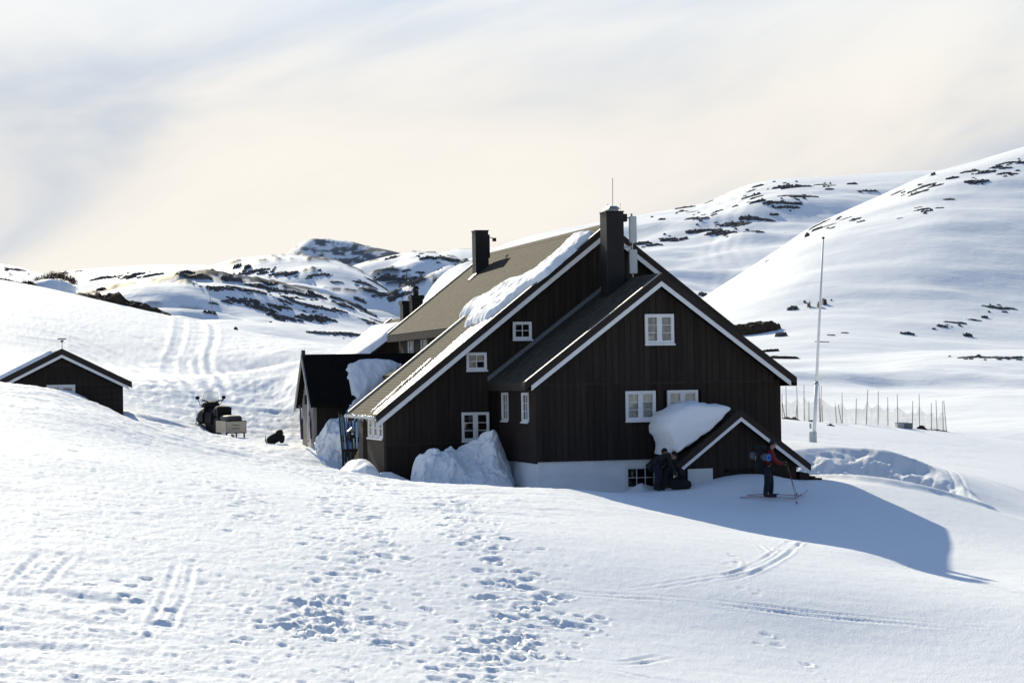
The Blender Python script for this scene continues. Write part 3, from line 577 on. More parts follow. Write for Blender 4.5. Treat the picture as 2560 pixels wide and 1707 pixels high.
# eaves
MB().box((-.47, VS+.1, zm(-.45)-.30), (-.42, VB, zm(-.45)-.03)).build('eave_board', WOODEDGE, lodge)
MB().box((-.42, VS+.1, zm(-.45)-.30), (-.2, VB, zm(-.45)-.26)).build('soffit', WOODEDGE, lodge)
gut = MB()
for i in range(17):
    v = VF+.05+i*(VS-VF-.1)/16; r = .05+.02*random.random()
    gut.tube([(-4.42, v, zm(-4.38)-.06), (-4.42, v+.3, zm(-4.38)-.07)], r, 6)
    l = .05+.22*random.random()**2; gut.tube([(-4.44, v+.1, zm(-4.38)-.08), (-4.44, v+.1, zm(-4.38)-.08-l)], [.022, .003], 5)
gut.build('eave_ice', snow_mat('clear_ice', 12, .02, .5, rough=.12, col=(.55, .58, .60), spec=.6), lodge, True)
# ---- main house: gable wall
gable = MB().prism([(-4., .1), (8.42, .1), (8.42, zm(8.42)-.3), (RU, RZ-.3), (-4., zm(-4.)-.3)], 4.72, 4.76).build('gable_wall', BACK, lodge)
mh = [(.52, 1.18, 5.37, 5.99), (-1.14, -.43, 4.34, 4.96), (-1.34, -.38, 1.94, 2.93)]
zl = lambda u: (zw(u)-.12) if u > -.3 else 1.93
planks(gable, 4.62, -3.98, 8.4, zl, lambda u: zm(u)-.36, mh, .2)
planks(gable, 4.64, -3.98, -.02, lambda u: .1, lambda u: 1.86, [(-1.34, -.38, 1.86, 1.95)], .2)
MB().box((-3.99, 4.56, 1.86), (-.0, 4.65, 1.93)).build('belt_board', WOODEDGE, gable)
window(lodge, .52, 4.6, 5.37, 0, .66, .62, 2, 2, False, 'dark', .06)
window(lodge, -1.14, 4.6, 4.34, 0, .71, .62, 2, 2, False, 'dark', .06)
window(lodge, -1.34, 4.6, 1.94, 0, .96, .99, 3, 2, True, 'dark', .06)
# ---- main house: far and left walls
MB().box((-.02, VS, .3), (.1, 20.6, zm(0)-.33)).build('upper_side_wall', BACK, lodge)
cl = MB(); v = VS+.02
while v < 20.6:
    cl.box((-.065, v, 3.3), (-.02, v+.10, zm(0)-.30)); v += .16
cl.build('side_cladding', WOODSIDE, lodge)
for v in (18.6, 16.2, 13.6): window(lodge, -.06, v+.02, 4.85, -math.pi/2, .95, .98, 2, 2, True, 'curtain', .08)
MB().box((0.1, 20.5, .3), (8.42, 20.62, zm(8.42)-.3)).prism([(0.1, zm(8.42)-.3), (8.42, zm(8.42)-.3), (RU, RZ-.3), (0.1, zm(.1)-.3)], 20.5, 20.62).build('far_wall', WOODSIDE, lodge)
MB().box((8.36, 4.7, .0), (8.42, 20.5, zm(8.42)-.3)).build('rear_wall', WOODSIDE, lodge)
# ---- catslide lean-to: left wall, entrance recess and windows
MB().box((-3.99, 4.64, .2), (-3.9, 7.5, 2.98)).build('lean_to_wall', BACK, lodge)
cl = MB(); v = 4.62
while v < 7.46:
    z1 = 2.05 if v < 7.4 else 2.95
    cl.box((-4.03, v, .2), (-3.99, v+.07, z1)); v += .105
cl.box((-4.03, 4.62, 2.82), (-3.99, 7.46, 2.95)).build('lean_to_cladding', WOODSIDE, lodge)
MB().box((-4.06, 4.58, .2), (-3.97, 4.66, 3.0)).build('corner_board', WOODSIDE, lodge)
for v in (5.42, 6.30, 7.2): window(lodge, -4.02, v, 2.08, -math.pi/2, .76, .72, 2, 2, False, 'dark', .06)
MB().box((-4.10, 4.6, 2.02), (-4.03, 7.4, 2.07)).build('long_sill', WOODSIDE, lodge)
MB().box((-4.03, 8.35, .2), (-3.85, 9.1, 2.95)).build('porch_post', WOODSIDE, lodge)
MB().box((-3.2, 7.5, .2), (-3.1, 9.1, 2.95)).build('recessed_wall', BACK, lodge)
MB().box((-3.9, 9.0, .2), (-.02, 9.1, 2.95)).prism([(-3.9, 2.95), (-.02, 2.95), (-.02, zm(-.02)-.3), (-3.9, zm(-3.9)-.3)], 9.0, 9.1).build('lean_to_far_wall', WOOD, lodge)
# ---- front wing
wing_roof = roof_slab('wing_roof', -.46, zw(-.46), WU, WZ, -.4, 4.64, lodge)
roof_slab('wing_rear_slope', 8.82, zw(8.82), WU, WZ, -.4, 4.64, lodge)
for ua in (-.46, 8.82):
    verge('verge_board', ua, zw(ua), WU, WZ, -.45, -.402, -.02, .24, WOODEDGE, lodge)
    verge('white_verge_board', ua+(.2 if ua < 0 else -.2), zw(ua+(.2 if ua < 0 else -.2)), WU, WZ, -.43, -.388, .243, .41, WHITE, lodge)
verge('verge_flashing', -.46, zw(-.46), WU-.03, zw(WU-.03), -.46, -.36, -.05, -.022, LIT, lodge)
MB().box((-.48, -.38, zw(-.46)-.26), (-.44, 4.5, zw(-.46)-.02)).build('eave_board', WOODEDGE, lodge)
MB().box((-.44, -.38, zw(-.46)-.25), (0, 4.5, zw(-.46)-.22)).build('soffit', WOODEDGE, lodge)
MB().box((8.42, -.38, zw(8.82)-.25), (8.8, 4.5, zw(8.82)-.22)).build('soffit', WOODEDGE, lodge)
MB().box((8.8, -.38, zw(8.82)-.26), (8.84, 4.5, zw(8.82)-.02)).build('eave_board', WOODEDGE, lodge)
MB().prism([(WU-.14, WZ-.09), (WU, WZ+.03), (WU+.14, WZ-.09), (WU, WZ-.02)], -.38, 4.6).build('ridge_cap', SHINGLE, lodge)
MB().prism([(-.42, zw(-.42)+.02), (WU, WZ+.02), (WU, WZ+.18), (-.42, zw(-.42)+.18)], 4.5, 4.56).build('wall_flashing', mat('pale_flashing', (.13, .15, .17), .5), lodge)
wing = MB().prism([(0, 1.3), (8.42, 1.3), (8.42, zw(8.42)-.3), (WU, WZ-.3), (0, zw(0)-.3)], .13, .16).build('wing_wall', BACK, lodge)
wh = [(3.01, 4.04, 2.6, 3.58), (4.45, 5.5, 2.6, 3.58), (3.72, 4.71, 5.08, 6.07)]
planks(wing, .03, .0, 8.42, lambda u: 1.36, lambda u: 3.80, wh)
planks(wing, .02, .0, 8.42, lambda u: 3.86, lambda u: zw(u)-.38, wh)
MB().box((-.02, -.03, 3.80), (8.44, .03, 3.86)).build('belt_board', WOODEDGE, wing)
window(lodge, 3.01, .0, 2.6, 0, 1.03, .98); window(lodge, 4.45, .0, 2.6, 0, 1.05, .98); window(lodge, 3.72, -.01, 5.08, 0, .99, .99)
MB().box((-.0, .1, 1.3), (.05, 4.6, zw(0)-.25)).build('wing_side_wall', BACK, lodge)
MB().box((8.36, .1, 1.3), (8.42, 4.6, zw(8.42)-.25)).build('wing_rear_wall', WOODSIDE, lodge)
cl = MB(); v = .0
while v < 4.6:
    if not (.72 < v+.03 < 1.56 or 3.3 < v+.03 < 4.12): cl.box((-.035, v, 1.37), (.0, v+.07, zw(0)-.22))
    else: cl.box((-.035, v, 1.37), (.0, v+.07, 2.62)).box((-.035, v, 3.60), (.0, v+.07, zw(0)-.22))
    v += .13
cl.build('wing_side_cladding', mat('brown_side_cladding', (.034, .024, .020), .7, .3, (6, 6, .6), 1, .2, 50, .3), lodge)
for v in (1.52, 4.08): window(lodge, -.02, v, 2.62, -math.pi/2, .80, .97, 3, 2, False, 'dark', .05)
fnd = MB().box((.05, .08, -1.0), (2.98, .3, 1.352)).box((2.98, .08, -1), (5.9, .3, .38)).box((5.9, .08, -1.0), (8.38, .3, 1.352)).box((2.98, .08, 1.15), (5.9, .3, 1.352)).box((4.36, .08, .38), (5.9, .3, 1.15)).box((.05, .3, -1), (.3, 4.6, 1.352)).build('foundation', PLASTER, lodge)
window(lodge, 2.99, .08, .37, 0, 1.36, .78, 2, 4, False, 'dark', .06, False)
# ---- cellar porch on the front
PV, PU, PZ, PK = -2.4, 5.95, 2.92, .76
zp = lambda u: PZ-PK*abs(u-PU)
proof = roof_slab('porch_roof', 3.66, zp(3.66), PU, PZ, PV-.3, -.02, lodge); roof_slab('porch_rear_slope', 8.28, zp(8.28), PU, PZ, PV-.3, -.02, lodge)
for ua in (3.66, 8.28):
    verge('verge_board', ua, zp(ua), PU, PZ, PV-.35, PV-.302, -.02, .20, WOODEDGE, lodge)
    verge('white_verge_board', ua, zp(ua), PU, PZ, PV-.33, PV-.288, .203, .33, WHITE, lodge)
pw = MB().prism([(4.0, -.6), (7.9, -.6), (7.9, zp(7.9)-.25), (PU, PZ-.25), (4.0, zp(4.)-.25)], PV+.1, PV+.13).build('porch_wall', BACK, lodge)
planks(pw, PV+.02, 4.0, 7.92, lambda u: -.5, lambda u: zp(u)-.32, [(5.63, 6.33, .98, 1.06)], .245)
MB().box((5.6, PV-.045, .99), (6.36, PV-.012, 1.045)).build('vent_slot', BACK, pw)
for a in (4.0, 7.86): MB().box((a, PV+.1, -.5), (a+.06, 0, zp(4.)-.25)).build('porch_side_wall', WOOD, lodge)
# ---- chimneys and the mast on the wing roof
ch = MB().box((3.36, 2.75, 6.3), (3.97, 3.5, 9.62)).box((3.34, 2.73, 9.62), (3.99, 3.52, 9.66)).build('chimney', CHIM, wing_roof, bevel=.012)
MB().box((3.35, 2.74, 8.12), (3.98, 3.51, 8.15)).build('chimney_seam', CHIM, wing_roof)
MB().box((3.5, 2.9, 9.66), (3.84, 3.36, 9.74)).add([(3.45, 2.85, 9.74), (3.89, 2.85, 9.74), (3.89, 3.41, 9.74), (3.45, 3.41, 9.74), (3.55, 2.95, 9.84), (3.79, 2.95, 9.84), (3.79, 3.3, 9.84), (3.55, 3.3, 9.84)], [[0, 1, 5, 4], [1, 2, 6, 5], [2, 3, 7, 6], [3, 0, 4, 7], [4, 5, 6, 7], [3, 2, 1, 0]]).tube([(3.45, 2.85, 9.7), (3.45, 2.85, 9.9)], .008, 5).tube([(3.89, 2.85, 9.7), (3.89, 2.85, 9.92)], .008, 5).tube([(3.6, 3.4, 9.7), (3.6, 3.4, 9.93)], .008, 5).build('chimney_cap', STEEL, wing_roof)
MB().tube([(3.7, 3.1, 9.8), (3.71, 3.1, 10.8)], .012, 6).build('whip_aerial', STEEL, wing_roof)
mast = MB().tube([(4.38, 3.14, 7.1), (4.38, 3.14, 9.6)], .035, 8).bar((3.97, 3.14, 9.45), (4.38, 3.14, 9.45), .04, .04).bar((3.97, 3.14, 8.46), (4.38, 3.14, 8.46), .05, .06).build('aerial_mast', STEEL, wing_roof)
MB().box((4.26, 2.98, 8.6), (4.51, 3.12, 9.5)).build('antenna_panel', PLASTIC, wing_roof, bevel=.02)
MB().box((4.23, 2.98, 7.55), (4.51, 3.12, 8.37)).build('antenna_panel', PLASTIC, wing_roof, bevel=.02)
MB().box((3.99, 2.76, 9.3), (4.1, 2.95, 9.56)).build('aerial_bracket', CHIM, wing_roof)
ch2 = MB().box((2.48, 17.4, 7.7), (3.02, 18.0, 10.05)).build('chimney', CHIM, main_roof, bevel=.01)
MB().box((2.46, 17.38, 10.03), (3.04, 18.02, 10.07)).build('chimney_cap', CHIM, main_roof)
MB().prism([(2.2, zm(2.2)+.03), (2.48, zm(2.48)+.03), (2.48, zm(2.48)+.09), (2.2, zm(2.2)+.06)], 17.3, 17.7).build('chimney_flashing', LIT, main_roof)
MB().box((3.03, 17.5, 8.95), (3.10, 17.58, 9.9)).bar((3.05, 17.55, 9.8), (3.35, 17.5, 9.72), .03, .03).box((3.22, 17.45, 9.62), (3.36, 17.55, 9.76)).build('chimney_bracket', CHIM, main_roof)
# ================================================================== ANNEXES
ann = empty('ski_annex', tuple(loc(-4.8, 15.2, 1.6)), TH, 'dark steep-roofed entrance annex with pale grey gable end beside the snowmobile track', 'annex')
A0 = (4.8, -15.2, -1.6)
class AMB(MB):
    def build(s, *a, **k):
        o = MB.build(s, *a, **k); o.location = A0; return o
AZ_, AK, AV = 5.12, 1.10, 15.25
za = lambda v: AZ_-AK*abs(v-AV)
DARKROOF = mat('tarred_roof', (.010, .009, .008), .9, .2, spec=.05)
for v0, nm in ((13.5, 'annex_roof'), (17.05, 'annex_rear_slope')):
    AMB().prismx([(v0, za(v0)-.1), (v0, za(v0)), (AV, AZ_), (AV, AZ_-.1)][::(1 if v0 < AV else -1)], -5.0, -.03).build(nm, DARKROOF, ann)
    AMB().prismx([(v0, za(v0)-.22), (v0, za(v0)-.02), (AV, AZ_-.02), (AV, AZ_-.22)][::(1 if v0 < AV else -1)], -5.06, -5.003).build('barge_board', mat('grey_barge', (.30, .29, .28), .6), ann)
AMB().box((-5.02, AV-.12, AZ_-.1), (-4.9, AV+.12, AZ_+.16)).build('ridge_end', WOODEDGE, ann)
GREYW = mat('weathered_boards', (.20, .185, .17), .75, .35, (6, 6, .7), 1, .2, 40)
aw = AMB().prismx([(13.9, 1.0), (16.7, 1.0), (16.7, za(16.7)-.15), (AV, AZ_-.2), (13.9, za(13.9)-.15)], -4.76, -4.72).build('annex_gable', BACK, ann)
v = 13.9
while v < 16.65:
    if not 14.7 < v < 15.5: MB().prismx([(v, 1.0), (v+.15, 1.0), (v+.15, min(za(v+.15), za(v))-.2), (v, min(za(v+.15), za(v))-.2)], -4.79, -4.762).build('plank', GREYW, aw)
    else: MB().prismx([(v, 3.55), (v+.15, 3.55), (v+.15, min(za(v+.15), za(v))-.2), (v, min(za(v+.15), za(v))-.2)], -4.79, -4.762).build('plank', GREYW, aw)
    v += .16
AMB().box((-4.80, 14.68, 1.4), (-4.765, 15.5, 3.5)).build('annex_door', mat('pale_door', (.42, .44, .45), .6, .1), ann)
AMB().box((-4.86, 14.4, 3.2), (-4.8, 14.62, 3.55)).build('wall_lamp', CHIM, ann); AMB().box((-4.86, 15.6, 3.2), (-4.8, 15.85, 3.55)).build('wall_lamp', CHIM, ann)
AMB().box((-4.72, 13.86, .9), (-.02, 13.94, za(13.9)-.1)).build('annex_front_wall', WOOD, ann)
AMB().box((-4.72, 16.66, .9), (-.02, 16.7, za(16.7)-.1)).build('annex_back_wall', WOOD, ann)
AMB().box((-4.85, 13.84, 1.0), (-4.72, 13.95, 3.4)).build('corner_board', GREYW, ann)
# small lean-to roof in the corner between annex and catslide
roof_slab('corner_roof', -2.2, 4.25, -.1, 5.0, 9.35, 13.6, lodge, mat_=SHINGLE)
# rear annex
ru, rz_ = onv(979, 799, 28.)
rear = empty('rear_annex', tuple(loc(ru, 25, 3.0)), TH, 'snow-buried rear annex roof with two black chimneys behind the lodge', 'annex')
R0 = (-ru, -25, -3.0)
def rb(o): o.location = R0; return o
rb(roof_slab('rear_roof', ru-4.2, rz_-3.0, ru, rz_, 22.0, 28., rear)); rb(roof_slab('rear_roof_far_slope', ru+4.2, rz_-3.0, ru, rz_, 22.0, 28., rear))
rb(verge('verge_flashing', ru-4.2, rz_-3., ru, rz_, 27.95, 28.08, -.09, .05, LIT, rear))
rb(MB().prism([(ru-3.8, 1.5), (ru+3.8, 1.5), (ru+3.8, rz_-2.8), (ru, rz_-.1), (ru-3.8, rz_-2.8)], 22.3, 27.6).build('rear_wall', WOOD, rear))
for (px0, px1, py, cap) in ((1007, 1027, 752, 0), (1030, 1057, 738, 1)):
    vv = 24.6-cap*1.0; a, zt = onv(px0, py, vv); b, _ = onv(px1, py, vv)
    rb(MB().box((a, vv, rz_-1.6), (b, vv+.6, zt)).box((a-.05, vv-.05, zt-.16), (b+.05, vv+.65, zt)).build('chimney', CHIM, rear))
    if cap: rb(MB().tube([((a+b)/2, vv+.3, zt), ((a+b)/2, vv+.3, zt+.22)], [.13, .12], 8).tube([((a+b)/2, vv+.3, zt+.26), ((a+b)/2, vv+.3, zt+.40)], [.17, .10], 8).tube([((a+b)/2, vv+.3, zt+.2), ((a+b)/2, vv+.3, zt+.28)], .02, 4).build('chimney_cap', CHIM, rear))
# ================================================================== SNOW LYING ON THINGS
V2 = 2560/2352.
def inpoly(A, B, poly):
    ins = np.zeros(A.shape, bool); d = np.full(A.shape, 1e9); n = len(poly)
    for i in range(n):
        (x0, y0), (x1, y1) = poly[i], poly[(i+1) % n]
        c = ((y0 > B) != (y1 > B)) & (A < (x1-x0)*(B-y0)/((y1-y0) if abs(y1-y0) > 1e-9 else 1e-9)+x0); ins ^= c
        t = np.clip(((A-x0)*(x1-x0)+(B-y0)*(y1-y0))/((x1-x0)**2+(y1-y0)**2+1e-12), 0, 1)
        d = np.minimum(d, np.hypot(A-x0-t*(x1-x0), B-y0-t*(y1-y0)))
    return np.where(ins, d, -d)
def snow_sheet(name, poly, to3, T, w, res, label=None, m_=None, rot=True, nscale=4., namp=.3, seed=0, parent=None):
    """snow of thickness T lying on a surface; poly in surface coordinates, to3(a, b, h) -> world"""
    P = np.array(poly); a = np.arange(P[:, 0].min()-.1, P[:, 0].max()+.1, res); b = np.arange(P[:, 1].min()-.1, P[:, 1].max()+.1, res)
    A, B = np.meshgrid(a, b); d = inpoly(A, B, poly)+.10*fbm(A*2.2, B*2.2, seed+1, 3)
    h = T*np.sqrt(np.clip(d/w, 0, 1)*(2-np.clip(d/w, 0, 1)))*(1+namp*fbm(A*nscale, B*nscale, seed, 4, .6))-.03*(d < 0)
    X, Y, Z = to3(A, B, h)
    o = gridmesh(name, np.stack([X, Y, Z], -1), m_ or SNOWROOF, parent, keep=d > -.02)
    if label: setm(o, label, 'snow')
    return o
def w3(u, v, z):
    return ORG[0]+EX[0]*u+DX[0]*v, ORG[1]+EX[1]*u+DX[1]*v, z
def zpx(L, ox, oy, k): return [(ox+x*k, oy+y*k) for x, y in L]
# long snow cornice on the near edge of the main roof
cp = zpx([(2090, 285), (1980, 285), (1925, 325), (1850, 415), (1740, 525), (1610, 612), (1550, 640), (1410, 685), (1320, 745), (1210, 815), (1110, 855), (1040, 915), (975, 985), (1090, 950), (1050, 1005), (1015, 1065), (1190, 1020), (1290, 945), (1410, 850), (1570, 730), (1710, 635), (1910, 460), (2075, 310)], 860, 500, .2976)
cp = [onroof(*p) for p in cp]
snow_sheet('roof_snow', cp, lambda a, b, h: w3(a-.4*h, b, RZ-RK*(RU-a)+h+.03), .20, .45, .055, 'long snow cornice melting along the near edge of the lodge main roof', seed=11)
ip = [(-.2, VF+.12), (-.6, VF+1.9), (-1.4, VF+1.75), (-2.4, VF+1.35), (-3.2, VF+1.1), (-4.3, VF+1.05), (-4.34, VF+.5), (-3.2, VF+.2), (-1.5, VF+.1)]
snow_sheet('roof_ice', ip, lambda a, b, h: w3(a, b, RZ-RK*(RU-a)+h+.022), .02, .3, .05, 'glittering wet ice and slush below the snow cornice on the lodge roof', m_=ICE, seed=12, namp=1.2, nscale=9)
snow_sheet('roof_ice', [(-1.9, VF+2.35), (-3.0, VF+2.0), (-4.3, VF+1.6), (-4.3, VF+1.45), (-3.0, VF+1.75), (-1.9, VF+2.15)], lambda a, b, h: w3(a, b, RZ-RK*(RU-a)+h+.022), .02, .12, .04, 'thin glittering trickle of ice down the low roof above the lean-to', m_=ICE, seed=14, namp=1.5, nscale=9)
def prerot(pts): return pts
# snow on the annex roof facing the camera
def onann(px, py):
    r = ray(px, py); f = lambda q: q[2]-(AZ_-AK*(AV-((q-ORG)@DX))); a = f(CAM); q = CAM+r*(-a/(f(CAM+r)-a)); return (q-ORG)@EX, (q-ORG)@DX
ap = zpx([(495, 490), (560, 480), (640, 470), (720, 452), (820, 452), (900, 490), (935, 495), (820, 600), (700, 700), (560, 820), (500, 870), (525, 790), (560, 765), (525, 745), (515, 640), (490, 600), (510, 560), (480, 535)], 720, 760, .3060)
snow_sheet('roof_snow', [onann(*p) for p in ap], lambda a, b, h: w3(a, b-.6*h, AZ_-AK*(AV-b)+h*.8+.03), .13, .22, .05, 'shaded patch of snow on the dark annex roof beside the low lodge eave', seed=21, namp=.5)
# snow over the rear annex roof, running down into the drift
def onrear(px, py):
    r = ray(px, py); k = 3.0/4.2; f = lambda q: q[2]-(rz_-k*(ru-((q-ORG)@EX))); a = f(CAM); q = CAM+r*(-a/(f(CAM+r)-a)); return (q-ORG)@EX, (q-ORG)@DX
rp = [onrear(*p) for p in [(1000, 806), (960, 812), (930, 822), (880, 835), (830, 850), (800, 880), (830, 895), (900, 893), (940, 870), (983, 850), (990, 830)]]
snow_sheet('roof_snow', [(ru-.5, 28.1), (ru-.6, 22.0), (ru-2.2, 22.0), (ru-3.0, 22.6), (ru-4.4, 23.0), (ru-4.6, 28.3)], lambda a, b, h: w3(a, b, rz_-3.0/4.2*(ru-a)+h+.03), .35, .6, .12, 'sunlit snow covering the low rear annex roof left of the black chimneys', seed=31, namp=.15, nscale=1.5)
# rounded blocks of snow: an outline (u, z) swept along v
def sweep(name, outline, sections, label, seed=0, amp=.05, n=72, m_=None, local=True, cat='snow'):
    P = np.array(outline, float); d = np.r_[0, np.cumsum(np.hypot(*np.diff(np.vstack([P, P[:1]]), axis=0).T))]; t = np.linspace(0, d[-1], n, endpoint=False); Q = np.vstack([P, P[:1]])
    O2 = np.c_[np.interp(t, d, Q[:, 0]), np.interp(t, d, Q[:, 1])]
    for _ in range(2): O2 = (np.roll(O2, 1, 0)+2*O2+np.roll(O2, -1, 0))/4
    c = O2.mean(0); R = []
    for k, (v, sc, dz) in enumerate(sections):
        ring = c+(O2-c)*sc; nz = 1+amp*3*fbm(O2[:, 0]*1.6+seed, O2[:, 1]*1.6+v*1.3, seed, 4, .6); ring = c+(ring-c)*nz[:, None]
        x, y, z = w3(ring[:, 0], np.full(n, v)+amp*fbm(O2[:, 0]*2, O2[:, 1]*2+k, seed+5, 3), ring[:, 1]+dz); R.append(np.stack([x, y, z], -1))
    G = np.stack(R); V = G.reshape(-1, 3); f = []; m2 = len(sections)
    for k in range(m2-1):
        for i in range(n): f.append([k*n+i, k*n+(i+1) % n, (k+1)*n+(i+1) % n, (k+1)*n+i])
    f.append(list(range(n))[::-1]); f.append([(m2-1)*n+i for i in range(n)])
    o = mesh(name, V, f, m_ or SNOWROOF, None, True); return setm(o, label, cat)
po = zpx([(575, 830), (590, 690), (550, 600), (505, 535), (520, 450), (560, 350), (640, 280), (740, 225), (880, 203), (1000, 215), (1120, 250), (1215, 293), (1180, 300), (1100, 420), (900, 575), (720, 720)], 1560, 960, .2211)
po = [onv(x, y, PV-.2) for x, y in po]
sweep('porch_snow', po, [(PV-.22, .80, -.02), (PV-.18, .92, -.01), (PV-.05, 1.0, 0), (PV+.5, 1.02, .02), (PV+1.2, 1.0, .0), (PV+1.9, .93, -.04), (PV+2.15, .8, -.1)], 'thick rounded block of snow overhanging the left side of the porch roof', 41, .055, 110)
def heap(name, prof, vf, vt, vb, zb, label, seed=0, amp=.12, nu=70, nv=34, m_=None, frame=w3, edge=.25):
    P = np.array(prof, float); u = np.linspace(P[0, 0], P[-1, 0], nu); zt = np.interp(u, P[:, 0], P[:, 1]); t = np.linspace(0, 1, nv)
    U, T_ = np.meshgrid(u, t); ZT = np.tile(zt, (nv, 1)); f = np.clip(T_/.68, 0, 1); bk = np.clip((T_-.68)/.32, 0, 1)
    prof_ = np.where(T_ < .68, f**.75*(1-.12*np.sin(f*9+U*3)*(1-f)), 1-bk**2.4); v = np.where(T_ < .68, vf+(vt-vf)*f, vt+(vb-vt)*bk)
    e_ = np.minimum(U-u[0], u[-1]-U); v = np.where(e_ < edge, vt+(v-vt)*np.sqrt(np.clip(e_/edge, 0, 1)), v)
    nz = fbm(U*1.3+seed, v*1.3+prof_*2, seed, 5, .58); Z = zb+(ZT-zb)*prof_+amp*nz*np.minimum(1, prof_*3); v = v+amp*1.4*fbm(U*1.5, prof_*3+seed, seed+3, 4, .6)*(prof_ > .02); U = U+amp*.6*fbm(v*2, prof_*3, seed+8, 3)
    X, Y, Z = frame(U, v, Z); o = gridmesh(name, np.stack([X, Y, Z], -1), m_ or SNOWROOF); return setm(o, label, 'snow') if label else o
hp = [onv(x*V2, y*V2, 2.6) for x, y in [(948, 1116), (957, 1106), (965, 1066), (972, 1048), (990, 1036), (1015, 1028), (1038, 1019), (1048, 1022), (1056, 1034), (1070, 1027), (1090, 1015), (1105, 1006), (1118, 994), (1130, 986), (1137, 987), (1143, 1003), (1155, 1028), (1163, 1060), (1172, 1085), (1184, 1118)]]
heap('snow_heap', hp, 1.4, 3.0, 3.9, -.1, 'tall jagged heap of shovelled snow under the lodge gable window', 5, .30, 130, 70)
l1 = [onv(x*V2, y*V2, 4.0) for x, y in [(850, 1108), (862, 1092), (876, 1083), (895, 1082), (915, 1090), (935, 1100), (955, 1110)]]
heap('snow_heap', l1, 3.2, 3.9, 4.5, .2, 'low smooth snow mound against the corner of the lodge lean-to', 8, .05, 30, 16)
l2 = [onu(x*V2, y*V2, -4.6) for x, y in [(864, 1078), (858, 1062), (850, 1054), (838, 1053), (828, 1062), (815, 1075), (802, 1088)]]
heap('snow_heap', [(v_, z_) for v_, z_ in sorted(l2)], -5.9, -4.9, -4.2, .6, 'lumpy snow pile lit in spots beside the pale leaning board', 9, .10, 34, 18, frame=lambda a, b, z: w3(b, a, z))
l3 = [onv(x, y, -.5) for x, y in [(1540, 1240), (1570, 1226), (1590, 1214), (1606, 1206), (1614, 1209), (1625, 1212), (1640, 1216), (1655, 1232), (1670, 1245)]]
heap('snow_heap', l3, -1.2, -.5, .05, -.3, 'small lumps of snow in front of the cellar window', 10, .08, 30, 14)
heap('snow_heap', [onv(x, y, 12.6) for x, y in [(792, 1096), (808, 1076), (820, 1052), (829, 1043), (850, 1042), (872, 1046), (900, 1060), (940, 1100)]], 11.4, 12.6, 13.7, .9, 'shaded snow bank between the ski annex and the ski rack', 13, .32, 70, 40)
# drift rising behind the far end of the lodge roof
def dome(name, cx, cy, rx, ry, h, z0, label, seed, n=44, ex=.8):
    A, B = np.meshgrid(np.linspace(-1, 1, n), np.linspace(-1, 1, n)); r = np.sqrt(A*A+B*B); X = cx+A*rx; Y = cy+B*ry
    Z = z0+h*np.clip(1-r**2.2, 0, 1)**ex+.25*fbm(X*.5, Y*.5, seed, 4)-.6*(r > 1); o = gridmesh(name, np.stack([X, Y, Z], -1), SNOW, keep=r < 1.05); return setm(o, label, 'snow')
q = at(1190, 648, 108); dome('snow_drift', q[0]+.2, 110, 4.3, 9, q[2]-1.0, 1.0, 'smooth high snowdrift rising behind the far end of the lodge roof', 71, 60, .42)
# ================================================================== LITTLE CABIN ON THE LEFT
cb = at(153, 872.7, 84.)
cabin = empty('small_cabin', (cb[0], cb[1], 2.2), TH, 'small dark brown cabin half buried in snow at the left edge', 'cabin')
CZ, CK = cb[2]-2.2, .50; zc = lambda x: CZ-CK*abs(x)
for sx in (-1, 1):
    roof_slab('cabin_roof', sx*2.72, zc(2.72), 0, CZ, -.35, 5.5, cabin, .1)
    verge('verge_board', sx*2.72, zc(2.72), 0, CZ, -.4, -.352, -.02, .22, WOODEDGE, cabin)
    verge('white_verge_board', sx*2.6, zc(2.6), 0, CZ, -.38, -.338, .223, .34, WHITE, cabin)
    MB().box((sx*2.36-.04, .04, -1.5), (sx*2.36+.04, 5.2, zc(2.36)-.2)).build('cabin_side_wall', WOOD, cabin)
cwall = MB().prism([(-2.36, -1.5), (2.36, -1.5), (2.36, zc(2.36)-.2), (0, CZ-.2), (-2.36, zc(2.36)-.2)], .04, .07).build('cabin_wall', BACK, cabin)
z = -.6
while z < CZ-.45:
    hw = min(2.36, (CZ-.33-(z+.125))/CK)
    if hw > .1:
        segs = [(-hw, hw)] if not (1.0 < z+.06 < 1.9) else [(-hw, -.6), (.53, hw)]
        for a, b in segs:
            if b-a > .05: MB().prismx([(0, z), (-.02, z), (-.008, z+.128), (0.02, z+.128)], a, b).build('plank', WOOD, cwall)
    z += .13
window(cabin, -.58, -.02, 1.12, 0, 1.10, .80, 2, 3, True, 'curtain', .10)
MB().tube([(.02, -.3, CZ-.02), (.02, -.3, CZ+.36)], .014, 6).bar((-.15, -.3, CZ+.39), (.19, -.3, CZ+.40), .03, .04).prism([(-.05, CZ+.34), (.09, CZ+.34), (.06, CZ+.27), (-.02, CZ+.27)], -.33, -.27).build('ridge_aerial', CHIM, cabin)
cf = lambda a, b, z: (cb[0]+EX[0]*a+DX[0]*b, cb[1]+EX[1]*a+DX[1]*b, z)
cpf = []
for x, y in zpx([(420, 1200), (450, 1185), (520, 1152), (590, 1146), (680, 1160), (780, 1195), (860, 1240), (940, 1310), (1040, 1400), (1070, 1440)], 0, 680, .2552):
    q = at(x, y, 83.6); cpf.append((((q-cb)@EX), q[2]))
heap('snow_heap', cpf, -1.6, -.5, -.02, 2.4, 'wedge of drifted snow piled against the window of the small cabin', 17, .05, 40, 16, frame=cf)
